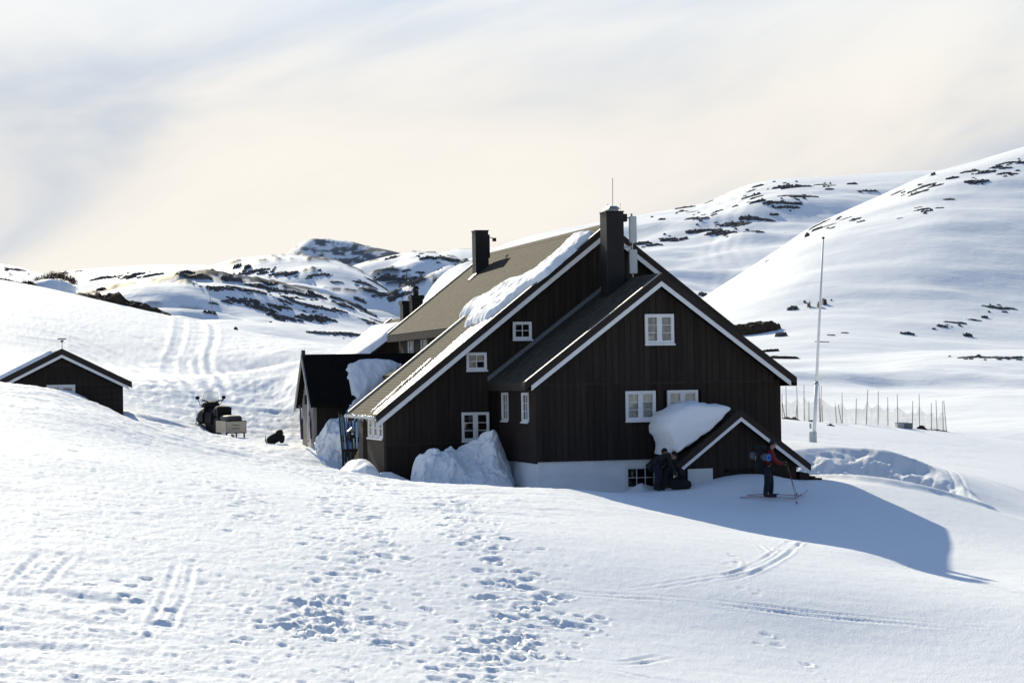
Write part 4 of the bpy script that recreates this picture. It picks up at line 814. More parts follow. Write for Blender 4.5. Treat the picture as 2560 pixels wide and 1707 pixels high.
snow_sheet('roof_snow', [(-2.7, -.1), (-.35, -.1), (-.3, 5.4), (-2.7, 5.4)], lambda a, b, h: cf(a, b, cb[2]+CK*a+h+.02), .16, .15, .1, 'snow lying on the left slope of the small cabin roof', seed=51, namp=.1)
# ================================================================== SMALL THINGS
def blob(mb, c, r, rot=(0, 0, 0), n=14, m_=20, sq=.8, noise=.0, seed=0):
    M = Matrix.Rotation(rot[2], 3, 'Z') @ Matrix.Rotation(rot[1], 3, 'Y') @ Matrix.Rotation(rot[0], 3, 'X'); v = []; f = []
    sp = lambda a: math.copysign(abs(a)**sq, a)
    for i in range(n+1):
        t = math.pi*i/n
        for j in range(m_):
            p = 2*math.pi*j/m_; k = 1+noise*math.sin(3*p+seed+2*t)*math.sin(2*t+seed)+noise*.5*math.sin(7*p+t*5+seed)
            q = M @ Vector((r[0]*sp(math.sin(t))*sp(math.cos(p))*k, r[1]*sp(math.sin(t))*sp(math.sin(p))*k, r[2]*sp(math.cos(t))*k)); v.append((c[0]+q.x, c[1]+q.y, c[2]+q.z))
    for i in range(n):
        for j in range(m_): f.append([i*m_+j, (i+1)*m_+j, (i+1)*m_+(j+1) % m_, i*m_+(j+1) % m_])
    return mb.add(v, f)
BLACKP = mat('black_plastic', (.010, .010, .011), .6, .2, spec=.2); RUBBER = mat('black_rubber', (.010, .010, .010), .8); BLACKF = mat('black_fabric', (.009, .009, .011), .9, .3, bump=.3, bscale=30)
CREAM = mat('cream_board', (.50, .43, .33), .7, .1, (1, 1, 6), 1); WINE = mat('dark_red_paint', (.10, .012, .015), .4); GREYT = mat('grey_tarp', (.07, .07, .075), .7, .3, bump=.4, bscale=9)
# ---- snowmobile with a cargo sled, heading away and a little to the left
HD = math.radians(25)
q = at(545, 1092, 89.5); sm = empty('snowmobile', (q[0]-.12, q[1], gz(q[0], q[1])+.03), HD, 'black snowmobile with clear windscreen parked in the hollow in front of the sled', 'snowmobile'); sm.scale = (1.22, 1.05, 1.36)
def loft(name, secs, m_, parent, smooth=True):       # secs: (y, [(x, z)...])
    n = len(secs[0][1]); v = [(x, y, z) for y, P in secs for x, z in P]; f = []
    for k in range(len(secs)-1):
        for i in range(n): f.append([k*n+i, k*n+(i+1) % n, (k+1)*n+(i+1) % n, (k+1)*n+i])
    f += [list(range(n)), [(len(secs)-1)*n+i for i in range(n)][::-1]]
    o = mesh(name, v, f, m_, parent, smooth)
    if smooth: sb = o.modifiers.new('subdivision', 'SUBSURF'); sb.levels = 2; sb.render_levels = 2
    return o
def sec(w, z0, z1, k=.6): return [(-w, z0), (w, z0), (w*1.02, z0+(z1-z0)*.5), (w*k, z1), (-w*k, z1), (-w*1.02, z0+(z1-z0)*.5)]
loft('hood', [(.35, sec(.36, .28, .82)), (.75, sec(.44, .25, .86)), (1.15, sec(.42, .25, .74)), (1.5, sec(.28, .28, .52, .5)), (1.62, sec(.16, .3, .42, .5))], BLACKP, sm)
loft('tunnel', [(-1.25, sec(.22, .22, .46, .9)), (.4, sec(.24, .22, .5, .9))], BLACKP, sm, False)
loft('seat', [(-.95, sec(.17, .47, .70, .8)), (-.5, sec(.19, .47, .72, .8)), (.2, sec(.17, .5, .74, .7)), (.38, sec(.14, .5, .80, .6))], RUBBER, sm)
loft('seat_bag', [(-1.2, sec(.24, .48, .82, .85)), (-.75, sec(.26, .48, .88, .85)), (-.6, sec(.2, .5, .8, .85))], BLACKF, sm)
trk = MB().prismx([(-1.3, .02), (.45, .02), (.62, .2), (.45, .3), (-1.3, .3), (-1.48, .16)], -.19, .19).build('track', RUBBER, sm)
gm = bpy.data.materials.new('clear_windscreen'); gm.use_nodes = True; nt = gm.node_tree; nt.nodes.remove(nt.nodes['Principled BSDF']); t_ = nt.nodes.new('ShaderNodeBsdfTransparent'); g_ = nt.nodes.new('ShaderNodeBsdfPrincipled'); g_.inputs['Base Color'].default_value = (.8, .84, .86, 1); g_.inputs['Roughness'].default_value = .2; g_.inputs['Transmission Weight'].default_value = 0; mx_ = nt.nodes.new('ShaderNodeMixShader'); mx_.inputs[0].default_value = .38
t_.inputs[0].default_value = (.9, .93, .95, 1); nt.links.new(t_.outputs[0], mx_.inputs[1]); nt.links.new(g_.outputs[0], mx_.inputs[2]); nt.links.new(mx_.outputs[0], nt.nodes['Material Output'].inputs[0])
wv = []; 
for j in range(5):
    t = j/4
    for i in range(9): a = -1+2*i/8; wv.append((a*(.36-.10*t), .72+.22*(1-a*a)-.26*t, .80+.52*t-.06*a*a*t))
mesh('windscreen', wv, [[j*9+i, j*9+i+1, (j+1)*9+i+1, (j+1)*9+i] for j in range(4) for i in range(8)], gm, sm, True)
MB().tube([(-.38, .22, 1.02), (-.3, .32, 1.0), (0, .42, .92), (.3, .32, 1.0), (.38, .22, 1.02)], .022, 7).build('handlebar', RUBBER, sm, True)
for sx in (-1, 1):
    MB().tube([(sx*.36, .6, .86), (sx*.46, .55, 1.04)], .012, 5).build('mirror_stalk', RUBBER, sm)
    blob(MB(), (sx*.47, .54, 1.09), (.075, .03, .055)).build('mirror', BLACKP, sm, True)
    MB().tube([(sx*.42, .95, .32), (sx*.50, 1.1, .1)], .025, 6).build('suspension_arm', STEEL, sm)
    MB().add([(sx*.50-.07, .55, .02), (sx*.50+.07, .55, .02), (sx*.50+.07, 1.35, .02), (sx*.50-.07, 1.35, .02), (sx*.50-.06, 1.6, .16), (sx*.50+.06, 1.6, .16), (sx*.50-.07, .55, .05), (sx*.50+.07, .55, .05), (sx*.50+.07, 1.33, .05), (sx*.50-.07, 1.33, .05), (sx*.50-.06, 1.58, .19), (sx*.50+.06, 1.58, .19)],
             [[0, 1, 2, 3], [3, 2, 5, 4], [6, 9, 8, 7], [9, 10, 11, 8], [0, 6, 7, 1], [1, 7, 8, 2], [2, 8, 11, 5], [4, 5, 11, 10], [3, 4, 10, 9], [0, 3, 9, 6]]).build('ski', BLACKP, sm)
MB().box((-.47, .68, .48), (-.45, .8, .66)).build('number_plate', WHITE, sm)
loft('dashboard', [(.30, sec(.26, .80, .95)), (.48, sec(.33, .80, 1.02)), (.66, sec(.30, .78, .95))], BLACKP, sm)
for sx in (-1, 1): loft('side_pannier', [(-.55, [(sx*.2+a, z) for a, z in sec(.10, .25, .62)]), (.1, [(sx*.24+a, z) for a, z in sec(.12, .25, .66)])], BLACKF, sm)
MB().box((-.25, -1.30, .46), (.25, -1.22, .80)).build('tail_rack', BLACKP, sm)
blob(MB(), (.34, -.2, .72), (.09, .06, .09)).build('fuel_cap_lamp', BLACKP, sm, True)
hd = Vector((-math.sin(HD), math.cos(HD), 0)); q2 = np.array([sm.location.x, sm.location.y])-np.array(hd[:2])*2.3
sx_, sy_ = q2; sled = empty('cargo_sled', (sx_, sy_, gz(sx_, sy_)), HD, 'cream wooden cargo sled box on runners hitched behind the snowmobile', 'sled')
bx = MB().box((-.43, -.62, .30), (.43, -.595, .78)).build('tailboard', CREAM, sled)
for zz in (.46, .60): MB().box((-.18, -.628, zz), (.16, -.621, zz+.018)).build('hand_slot', BLACKP, bx)
for z0_ in (.285, .775): MB().box((-.45, -.64, z0_-.014), (.45, -.58, z0_+.014)).build('edge_rail', BLACKP, bx)
for xx in (-.44, .415): MB().box((xx, -.635, .30), (xx+.025, -.585, .77)).build('corner_rail', STEEL, bx)
for xx in (-.43, .405): MB().box((xx, -.595, .30), (xx+.025, .75, .78)).build('side_board', CREAM, sled)
MB().box((-.43, .75, .30), (.43, .775, .78)).build('front_board', CREAM, sled); MB().box((-.405, -.595, .30), (.405, .75, .325)).build('floor_board', CREAM, sled)
for xx in (-.38, .38):
    MB().bar((xx, -.85, .03), (xx, .9, .03), .12, .03).bar((xx, .9, .03), (xx, 1.15, .2), .12, .03).build('runner', mat('pale_runner', (.42, .40, .34), .5), sled)
    for yy in (-.5, .55): MB().bar((xx, yy, .04), (xx, yy, .29), .05, .06, (0, 1, 0)).build('strut', WINE, sled)
MB().bar((0, .78, .3), (0, 1.3, .33), .05, .05).build('drawbar', STEEL, sled)
tb = MB(); blob(tb, (0, .05, .86), (.37, .55, .15), sq=.5, noise=.03, seed=2); ld = tb.build('tarpaulin_load', GREYT, None, True); ld.location = sled.location; ld.rotation_euler = (0, 0, HD); setm(ld, 'dark grey tarpaulin bundle lying on top of the cargo sled', 'bundle')
# ---- rucksack on the snow
q = at(686, 1112, 83.5); rs = empty('rucksack', (q[0], q[1], gz(q[0], q[1])), .2, 'black rucksack lying on the trodden snow near the annex', 'rucksack')
blob(MB(), (0, 0, .24), (.33, .19, .19), (0, -.45, 0), sq=.7, noise=.03).build('main_bag', BLACKF, rs, True); blob(MB(), (.2, 0, .46), (.15, .16, .12), (0, -.3, 0), sq=.75, noise=.04).build('lid', BLACKF, rs, True)
blob(MB(), (.30, -.08, .22), (.10, .09, .17), (0, .2, 0), sq=.7).build('side_pocket', BLACKF, rs, True); MB().tube([(-.34, -.05, .34), (-.36, -.08, .18), (-.30, -.08, .02)], .02, 6).build('strap', BLACKF, rs, True)
# ---- skis
def ski(p0, p1, face, col, label, group, w=.065, name='ski', curl=.16):
    p0 = Vector(p0); p1 = Vector(p1); t = (p1-p0); L = t.length; t.normalize(); f_ = Vector(face); f_ = (f_-t*f_.dot(t)).normalized(); b = t.cross(f_); P = []
    for i in range(17):
        s_ = i/16; c = 0 if s_ < .86 else ((s_-.86)/.14)**2*curl; cam_ = .025*math.sin(min(1, s_/.86)*math.pi); ww = w*(1-.12*math.sin(s_*math.pi))*(1 if s_ < .92 else max(.25, 1-((s_-.92)/.08)**2*.8))
        P.append((p0+t*(L*s_)+f_*(c+cam_), ww))
    v = []; fc = []
    for c, ww in P:
        for sg, th in ((-1, -.007), (1, -.007), (1, .007), (-1, .007)): v.append(c+b*(sg*ww/2)+f_*th)
    for i in range(16):
        for k in range(4): fc.append([i*4+k, i*4+(k+1) % 4, (i+1)*4+(k+1) % 4, (i+1)*4+k])
    fc += [[0, 1, 2, 3], [67, 66, 65, 64]]
    root = mesh(name, [x for x in v], fc, col); mid = p0+t*(L*.47)+f_*.03
    bd = MB(); bd.bar(mid-t*.1, mid+t*.1, .055, .03, tuple(f_)); bd.build('binding', BLACKP, root)
    return setm(root, label, 'ski', group)
def pole(p0, p1, label, col, group=None, name='ski_pole'):
    p0 = Vector(p0); p1 = Vector(p1); d = (p1-p0); o = MB().tube([p0, p0+d*.5, p1], [.006, .009, .009], 6).build(name, col)
    g = MB().tube([p1-d*.10, p1], [.015, .017], 7).build('grip', BLACKP, o); bk = p0+d*.06; MB().tube([bk-d.normalized()*.006, bk+d.normalized()*.006], .045, 9).build('basket', BLACKP, o)
    return setm(o, label, 'ski pole', group)
CS = [mat('ski_'+n_, c_, .35, coat=.3) for n_, c_ in (('teal', (.03, .13, .22)), ('black', (.015, .015, .018)), ('blue', (.03, .06, .30)), ('violet', (.05, .025, .10)), ('paleblue', (.10, .30, .48)), ('grey', (.09, .09, .10)), ('red', (.28, .02, .02)), ('white', (.5, .5, .52)), ('purple', (.09, .03, .08)))]
def zq(L): return [(820+x*.1275, 1000+y*.1275) for x, y in L]
rackY = 77.0
SK = [((215, 230), (302, 1220), 1, 'black ski leaning outermost left on the ski rack'), ((268, 275), (330, 1200), 0, 'teal ski with bright tip leaning second from left on the ski rack'), ((305, 290), (405, 1190), 1, 'black ski slanting across to the right in the ski rack'), ((358, 205), (425, 1190), 2, 'tall blue ski with the highest tip in the ski rack'),
      ((402, 235), (418, 1180), 3, 'violet ski upright in the middle of the ski rack'), ((455, 330), (492, 1180), 1, 'dark ski right of the violet one in the ski rack'), ((522, 340), (548, 1180), 0, 'teal ski behind the little lantern by the lodge corner'), ((590, 330), (600, 1170), 4, 'pale blue ski standing nearest the lodge porch post'), ((440, 300), (445, 1190), 4, 'pale blue ski half hidden in the middle of the ski rack')]
for (a, b, ci, lb) in SK:
    pa, pb = zq([a, b]); Y_ = rackY+.25+.12*random.random(); top = at(*pa, Y_+.25); bot = at(*pb, Y_-.05); bot[2] = max(bot[2], gz(bot[0], bot[1])-.05)
    ski(bot, top, (0, -1, 0), CS[ci], lb, 'skis in the ski rack', .075)
# ---- ski rack
pa, pb = at(854.5, 1121, rackY), at(897, 1120, rackY); gr = gz(pa[0], pa[1])
rack = empty('ski_rack', (pa[0], pa[1], gr-.02), math.atan2(pb[1]-pa[1], pb[0]-pa[0])+.12, 'low black slatted ski rack in front of the lodge porch', 'ski rack')
Wd = np.hypot(*(pb-pa)[:2]); Hd = pa[2]-gr
for z0_, z1_ in ((Hd-.1, Hd), (.06, .15)): MB().box((0, -.02, z0_), (Wd, .02, z1_)).build('rail', WOODEDGE, rack)
for i in range(6):
    x0 = i*(Wd-.075)/5; MB().box((x0, -.045, -.1), (x0+.075, -.021, Hd)).build('slat', WOODEDGE, rack)
b0, b1 = at(880.5, 1168, 76.4), at(906.5, 1113, 76.7); setm(MB().bar(b0, b1, .17, .035, (0, -1, .2)).build('plank', mat('fresh_pine', (.50, .38, .20), .7, .15, (1, 1, 8), 1)), 'pale fresh board leaning on the ski rack beside the porch', 'board')
lam = MB().box((-4.42, 8.85, 2.03), (-4.22, 9.0, 2.28)).build('lantern_box', BLACKP, lodge); MB().prism([(-4.48, 2.28), (-4.16, 2.28), (-4.32, 2.42)], 8.8, 9.05).build('lantern_roof', STEEL, lodge); blob(MB(), (-4.3, 8.84, 2.2), (.05, .02, .05)).build('lantern_glass', PLASTIC, lodge, True)
# ---- skis and poles against the annex
def za7(L): return [(730+x*.1594, 870+y*.1594) for x, y in L]
for (a, b, ci, lb) in [((132, 905), (152, 1430), 8, 'dark purple ski leaning at the left of the annex door'), ((352, 815), (318, 1485), 1, 'tall black ski with curled tip at the annex corner'), ((318, 850), (338, 1470), 1, 'black ski crossing another at the annex corner'), ((288, 975), (300, 1420), 8, 'purple ski leaning right of the annex door'), ((160, 1090), (168, 1430), 3, 'short violet ski leaning by the annex door frame')]:
    pa, pb = za7([a, b]); Y_ = 80.9; ski(at(*pb, Y_-.15), at(*pa, Y_+.15), (-.3, -1, 0), CS[ci], lb, 'skis against the annex', .075)
for (a, b, lb) in [((268, 1010), (255, 1480), 'thin dark ski pole leaning against the annex gable'), ((335, 960), (352, 1400), 'light ski pole leaning against the annex corner board')]:
    pa, pb = za7([a, b]); pole(at(*pb, 80.8), at(*pa, 81.0), lb, CS[5 if 'dark' in lb else 7], 'ski poles against the annex')
# ---- pale wooden chair behind the snow heap
PINE = mat('weathered_pine', (.24, .15, .085), .75, .25, (1, 1, 6), 1)
chp = empty('garden_chair', tuple(loc(-3.16, 3.9, .3)), TH, 'weathered wooden garden chair half hidden by the snow heap', 'chair')
for x0 in (0, .62): MB().box((x0, 0, 0), (x0+.09, .09, .98)).build('post', PINE, chp)
MB().box((.09, .01, .82), (.62, .06, .97)).build('back_rail', PINE, chp); MB().box((.0, -.5, .42), (.71, -.0, .46)).build('seat', PINE, chp)
for x0 in (.16, .32, .48): MB().box((x0, .02, .46), (x0+.08, .05, .82)).build('back_slat', PINE, chp)
for x0 in (0, .62): MB().box((x0, -.5, 0), (x0+.09, -.42, .42)).build('leg', PINE, chp)
# ---- white sheet against the porch, timbers to the right of it
a, z1 = onv(1719, 1172, PV-.06); b, _ = onv(1781.5, 1172, PV-.06)
o = MB().box((a, PV-.075, .0), (b, PV-.045, z1)).build('white_panel', mat('white_sheet', (.62, .66, .66), .5, .05)); o.location = LOC0; o.rotation_euler = (0, 0, TH); setm(o, 'plain white panel leaning upright against the porch wall', 'panel')
tm = empty('timber_bench', tuple(loc(7.95, -2.0, 0.0)), TH, 'dark timber bench frame sticking out of the snow right of the porch', 'bench')
def tz(px, py): a_, z_ = onv(px, py, -2.0); return a_-7.95, z_
for (p0, p1, h_, nm) in (((1994, 1178), (2018, 1182), .3, 'end_panel'), ((1994, 1192), (2054, 1194), .11, 'plank'), ((1994, 1203), (2050, 1203), .09, 'plank'), ((2000, 1186), (2030, 1189), .12, 'plank')):
    (x0, z0_), (x1, z1_) = tz(*p0), tz(*p1); MB().bar((x0, 0, z0_-h_/2), (x1, .0, z1_-h_/2), .06 if nm == 'plank' else .3, h_).build(nm, WOODEDGE, tm)
for px in (2036,): x0, z0_ = tz(px, 1190); MB().box((x0-.05, .04, -.3), (x0+.05, .12, z0_)).build('leg', WOODEDGE, tm)
# ---- flagpole
p0, p1 = at(2033, 1108, 100), at(2057, 597, 100); fp = empty('flagpole', (p0[0], p0[1], gz(p0[0], p0[1])), 0, 'tall white flagpole leaning slightly on the open snow right of the lodge', 'flagpole')
dz = p1[2]-fp.location.z; dx = p1[0]-p0[0]; at_t = lambda t: (dx*t+.02, 0, dz*t)
MB().tube([at_t(.0), at_t(.29)], [.09, .082], 12).build('lower_pole', WHITE, fp, True); MB().tube([at_t(.285), at_t(.30)], .095, 12).build('collar', STEEL, fp, True); MB().tube([at_t(.295), at_t(1)], [.075, .04], 12).build('upper_pole', WHITE, fp, True)
blob(MB(), at_t(1.004), (.07, .07, .05)).build('truck', BLACKP, fp, True); MB().box((-.19, -.12, -.2), (.16, .12, .56)).build('base_bracket', PLASTIC, fp, bevel=.02); MB().tube([(.04, -.13, .46), (.04, .13, .46)], .025, 8).build('hinge_pin', BLACKP, fp); MB().box((-.16, -.03, .7), (-.07, .03, .95)).build('cleat', STEEL, fp)
# ---- fence of bamboo canes with a net
CANE = mat('grey_cane', (.12, .105, .085), .8)
st = [(165, 240, 168, 490), (263, 230, 273, 508), (330, 228, 333, 520), (468, 215, 476, 525), (490, 240, 482, 525), (680, 298, 685, 555), (812, 352, 806, 570), (917, 270, 902, 580), (1013, 285, 1012, 598), (1100, 340, 1102, 605), (1187, 313, 1194, 612), (1330, 375, 1327, 630), (1388, 308, 1394, 612), (1500, 392, 1502, 650), (1543, 365, 1554, 620), (1605, 378, 1610, 650), (1615, 370, 1642, 660), (376, 375, 376, 508), (497, 412, 500, 528), (617, 398, 630, 548), (645, 405, 678, 557), (128, 310, 130, 490), (132, 395, 158, 490), (267, 400, 252, 498)]
wds = ['first', 'second', 'third', 'fourth', 'fifth', 'sixth', 'seventh', 'eighth', 'ninth', 'tenth', 'eleventh', 'twelfth', 'thirteenth', 'fourteenth', 'fifteenth', 'sixteenth', 'seventeenth', 'eighteenth', 'nineteenth', 'twentieth', 'twenty-first', 'twenty-second', 'twenty-third', 'twenty-fourth']
order = sorted(range(len(st)), key=lambda i: st[i][2]); rank = {i: k for k, i in enumerate(order)}; BS = {}
for i, (xt, yt, xb, yb) in enumerate(st):
    Yd = 119+2*math.sin(i*1.7); b = at(1920+xb*.2721, 900+yb*.2721+4, Yd); t = at(1920+xt*.2721, 900+yt*.2721, Yd); g0 = gz(b[0], b[1]); b[2] = min(b[2], g0-.1); lean = abs(xt-xb) > 12
    setm(MB().tube([b, (b+t)/2, t], [.022, .02, .015], 6).build('fence_cane', CANE), '%s%s cane from the left in the net fence beyond the flagpole' % ('leaning ' if lean else ('short ' if yb-yt < 160 else 'tall '), wds[rank[i]]), 'cane', 'canes of the net fence'); BS[i] = (b, t)
NET = bpy.data.materials.new('fence_net'); NET.use_nodes = True; nt = NET.node_tree; pb_ = nt.nodes['Principled BSDF']; pb_.inputs['Base Color'].default_value = (.16, .16, .15, 1); pb_.inputs['Roughness'].default_value = .9
tr_ = nt.nodes.new('ShaderNodeBsdfTransparent'); mx_ = nt.nodes.new('ShaderNodeMixShader'); nz_ = nt.nodes.new('ShaderNodeTexNoise'); nz_.inputs['Scale'].default_value = 1.5; mr_ = nt.nodes.new('ShaderNodeMapRange'); mr_.inputs['To Min'].default_value = .04; mr_.inputs['To Max'].default_value = .42
tcn = nt.nodes.new('ShaderNodeTexCoord'); nt.links.new(tcn.outputs['Object'], nz_.inputs['Vector']); nt.links.new(nz_.outputs[0], mr_.inputs['Value']); nt.links.new(mr_.outputs[0], mx_.inputs[0]); nt.links.new(tr_.outputs[0], mx_.inputs[1]); nt.links.new(pb_.outputs[0], mx_.inputs[2]); nt.links.new(mx_.outputs[0], nt.nodes['Material Output'].inputs[0])
nr = [i for i in order if st[i][3]-st[i][1] > 160 and i not in (4, 14)]
nv_ = []; nf_ = []; cnt = 0
for k in range(len(nr)-1):
    (b0, t0), (b1, t1) = BS[nr[k]], BS[nr[k+1]]; n = 8
    for i in range(n+1):
        a = i/n
        for j in range(5):
            h_ = (.05+.62*j/4)*(1-.22*math.sin(a*math.pi)*(j/4)) + .03*math.sin(k*3+i); p = (b0+(t0-b0)*h_)*(1-a)+(b1+(t1-b1)*h_)*a; p = p+np.array([0, .08*math.sin(i*1.3+j), 0]); nv_.append(p)
    for i in range(n):
        for j in range(4): o_ = cnt+i*5+j; nf_.append([o_, o_+5, o_+6, o_+1])
    cnt += (n+1)*5
setm(mesh('fence_net', nv_, nf_, NET, None, True), 'sagging grey see-through net hung along the fence canes', 'net')
gx = empty('metal_box', tuple(at(2262, 1071, 117)), .1, 'pair of grey metal utility boxes standing inside the net fence', 'utility box')
MB().box((-.42, 0, -.2), (-.02, .45, .32)).build('pale_cabinet', mat('pale_metal', (.42, .43, .43), .5), gx, bevel=.01); MB().box((0, .05, -.2), (.44, .5, .30)).build('grey_cabinet', mat('grey_metal', (.17, .175, .18), .5), gx, bevel=.01); MB().box((-.44, -.02, .32), (.2, .47, .34)).build('cabinet_lid', STEEL, gx)
def ground_lump(px, py, w, h, Y, m_, name, label, cat='rock', seed=0, res=(11, 19), tall=1.):
    c = at(px, py, Y); a = w*.5*Y/F; hh = h*Y/F*tall; X, Yg = np.meshgrid(np.linspace(-1, 1, res[1]), np.linspace(-1, 1, res[0])); r = np.sqrt(X*X+Yg*Yg); nz = fbm(X*2.2+seed, Yg*1.8, 700+seed, 3, .6); m2 = 1-sstep(.5, 1., r+.5*nz)
    wx = c[0]+X*a*1.1; wy = c[1]+Yg*max(.5*a, hh)*1.1; z = Hn(wx, wy)+hh*(m2*(.7+.8*nz+.3*np.abs(fbm(X*6, Yg*6, 720+seed, 2))))-.25*hh*(1-m2)-.02
    o = gridmesh(name, np.stack([wx, wy, z], -1), m_, None, smooth=False); return setm(o, label, cat)
ground_lump(1978, 1040, 48, 9, 118, mat('straw', (.22, .15, .08), .95, .4, bump=.5), 'straw_patch', 'flattened brown straw patch at the left end of the net fence', 'straw', 1)
ground_lump(2030, 1043, 20, 6, 116, ROCK, 'rock', 'small dark rock just left of the flagpole foot', 'rock', 2); ground_lump(2077, 1058, 22, 6, 113, ROCK, 'rock', 'lone flat dark stone on the snow right of the flagpole', 'rock', 3); ground_lump(2305, 1070, 32, 9, 118, TURF, 'rock', 'dark mossy rock beside the grey utility boxes', 'rock', 4); ground_lump(2345, 1076, 60, 5, 119, mat('dry_grass', (.16, .11, .06), .95, .4), 'dry_grass', 'strip of dry grass at the right end of the net fence', 'grass', 5)
# ---- bare turf, shrub and stones on the left hill
def turf_ridge(pts, Y, label, seed, name='turf_ridge', m_=None):
    P = []
    for x, y, h in pts:
        Yc = np.linspace(105, 168, 120); r_ = ray(x, 800); Xc = r_[0]/r_[1]*Yc; k = np.argmax((Hn(Xc, Yc)-4)/Yc); P.append((Xc[k], Yc[k]-1.0-.3*h*Y/F, 0))
    P = np.array(P); hw = np.array([h*Y/F for *_, h in pts]); t = np.linspace(0, 1, len(P)); n = 60; tt = np.linspace(0, 1, n); C = np.stack([np.interp(tt, t, P[:, k]) for k in range(3)], -1); H_ = np.interp(tt, t, hw)
    b = np.linspace(-1, 1, 13); T2, B2 = np.meshgrid(tt, b, indexing='ij'); X = np.repeat(C[:, :1], 13, 1)+0*B2; Yw = C[:, 1:2]+B2*np.maximum(H_*2.2, .8)[:, None]
    nz = fbm(T2*14+seed, B2*2, 800+seed, 4, .6); prof = np.clip(1-np.abs(B2+.3*nz)**2, -.3, 1); edge = np.minimum(sstep(0, .08, tt), sstep(1, .92, tt))[:, None]
    Z = Hn(X, Yw)+1.25*H_[:, None]*(prof*(.9+.7*nz))*edge-.06
    return setm(gridmesh(name, np.stack([X, Yw, Z], -1), m_ or TURF, None, smooth=False), label, 'turf')
turf_ridge([(192, 737, 4), (215, 742, 8), (245, 748, 11), (275, 760, 16), (310, 774, 20), (350, 790, 17), (390, 802, 12), (425, 812, 6), (440, 816, 3)], 147, 'long dark ridge of bare heather turf on the left hillside crest', 1)
turf_ridge([(0, 707, 4), (25, 712, 5), (50, 718, 2)], 150, 'thin strip of bare turf at the far left of the hill crest', 2); turf_ridge([(18, 718, 2), (40, 722, 4), (62, 729, 2)], 149, 'second thin strip of bare turf just below the leftmost one', 3); turf_ridge([(60, 716, 3), (85, 720, 8), (105, 728, 3)], 149, 'dark stony turf hump left of the shrub', 4)
c = at(140, 735, 148); sh = empty('shrub', (c[0], c[1], gz(c[0], c[1])), 0, 'bare brown frosted shrub on the left hill crest', 'shrub')
tw = MB(); rr = random.Random(5)
for k in range(240):
    a = rr.uniform(-1.35, 1.35); base = Vector((a+rr.uniform(-.2, .2), rr.uniform(-.5, .5), .25+.55*(1-(a/1.5)**2))); l = rr.uniform(.25, .62); d = Vector((rr.uniform(-.7, .7)+a*.25, rr.uniform(-.5, .5), 1)).normalized(); m1 = base+d*l*.5+Vector((rr.uniform(-.07, .07), 0, 0)); e_ = base+d*l
    tw.tube([base, m1, e_], [.02, .014, .006], 4)
    if k % 2: tw.tube([m1, m1+Vector((rr.uniform(-.25, .25), rr.uniform(-.2, .2), rr.uniform(.05, .25)))], [.012, .005], 4)
tw.build('twigs', mat('brown_twigs', (.075, .045, .032), .9, .4), sh)['kind'] = 'stuff'
lf = MB()
for k in range(500):
    a = rr.uniform(-1.45, 1.45); p = Vector((a, rr.uniform(-.6, .6), .35+rr.random()*.75*(1-(a/1.7)**2))); s_ = rr.uniform(.03, .07); d1 = Vector((rr.uniform(-1, 1), rr.uniform(-1, 1), rr.uniform(-1, 1))).normalized()*s_; d2 = d1.orthogonal().normalized()*s_*.6; lf.add([p-d1, p+d2, p+d1, p-d2], [[0, 1, 2, 3]])
lf.build('dry_leaves', mat('dry_leaves', (.10, .062, .04), .9, .5), sh)['kind'] = 'stuff'
dome('snow_drift', c[0]-.1, c[1]-1.2, 1.7, 1.6, .75, gz(c[0], c[1]-1.0)-.1, 'small shaded snow hummock under the shrub', 72, 24)
ground_lump(590, 846, 11, 10, 128, ROCK, 'rock', 'lone small dark stone on the snow slope above the annex', 'rock', 6, (8, 10))
MK = at(532, 784, 175); setm(MB().tube([MK, at(521, 718, 175)], .03, 5).build('marker_pole', mat('grey_marker', (.25, .25, .26), .7)), 'thin leaning marker pole on the snow below the rocky hill', 'marker pole')
for i, (x, y, w_, h_, lb) in enumerate([(1880, 822, 130, 34, 'broad dark mossy hump showing behind the right edge of the lodge roof'), (1952, 836, 30, 14, 'dark rounded boulder at the end of the mossy hump'), (1925, 876, 36, 8, 'small dark rocks on the plain behind the lodge eave'), (1960, 893, 72, 8, 'thin low mossy strip on the plain behind the lodge eave')]):
    setm(rock_patch(x, y, w_, h_, matr=TURF if i != 1 else ROCK, seed=900+i, res=(16, 44), name='mossy_rock', tall=.9, rough=.35 if i != 2 else 1.), lb, 'rock')
# ================================================================== PEOPLE
def skin(name, J, E_, m_, parent, sub=2, root=None):
    """J: {joint: (x, y, z, radius)}; E_: list of joint chains"""
    ks = list(J); idx = {k: i for i, k in enumerate(ks)}; ed = []
    for ch in E_:
        for a, b in zip(ch[:-1], ch[1:]): ed.append((idx[a], idx[b]))
    used = sorted({i for e_ in ed for i in e_}); rm = {o: n for n, o in enumerate(used)}
    me = bpy.data.meshes.new(name); me.from_pydata([J[ks[i]][:3] for i in used], [(rm[a], rm[b]) for a, b in ed], []); me.materials.append(m_)
    o = bpy.data.objects.new(name, me); COL.objects.link(o)
    if parent: o.parent = parent
    md = o.modifiers.new('skin', 'SKIN'); md.use_smooth_shade = True
    if not me.skin_vertices: bpy.context.view_layer.objects.active = o
    for n, i in enumerate(used):
        sv = me.skin_vertices[0].data[n]; r = J[ks[i]][3]; sv.radius = (r, r) if not isinstance(r, tuple) else r; sv.use_root = (ks[i] == (root or 'pelvis'))
    if not any(ks[i] == (root or 'pelvis') for i in used): me.skin_vertices[0].data[0].use_root = True
    sb = o.modifiers.new('subdivision', 'SUBSURF'); sb.levels = sub; sb.render_levels = sub
    return o
SKINM = mat('skin', (.40, .22, .15), .55)
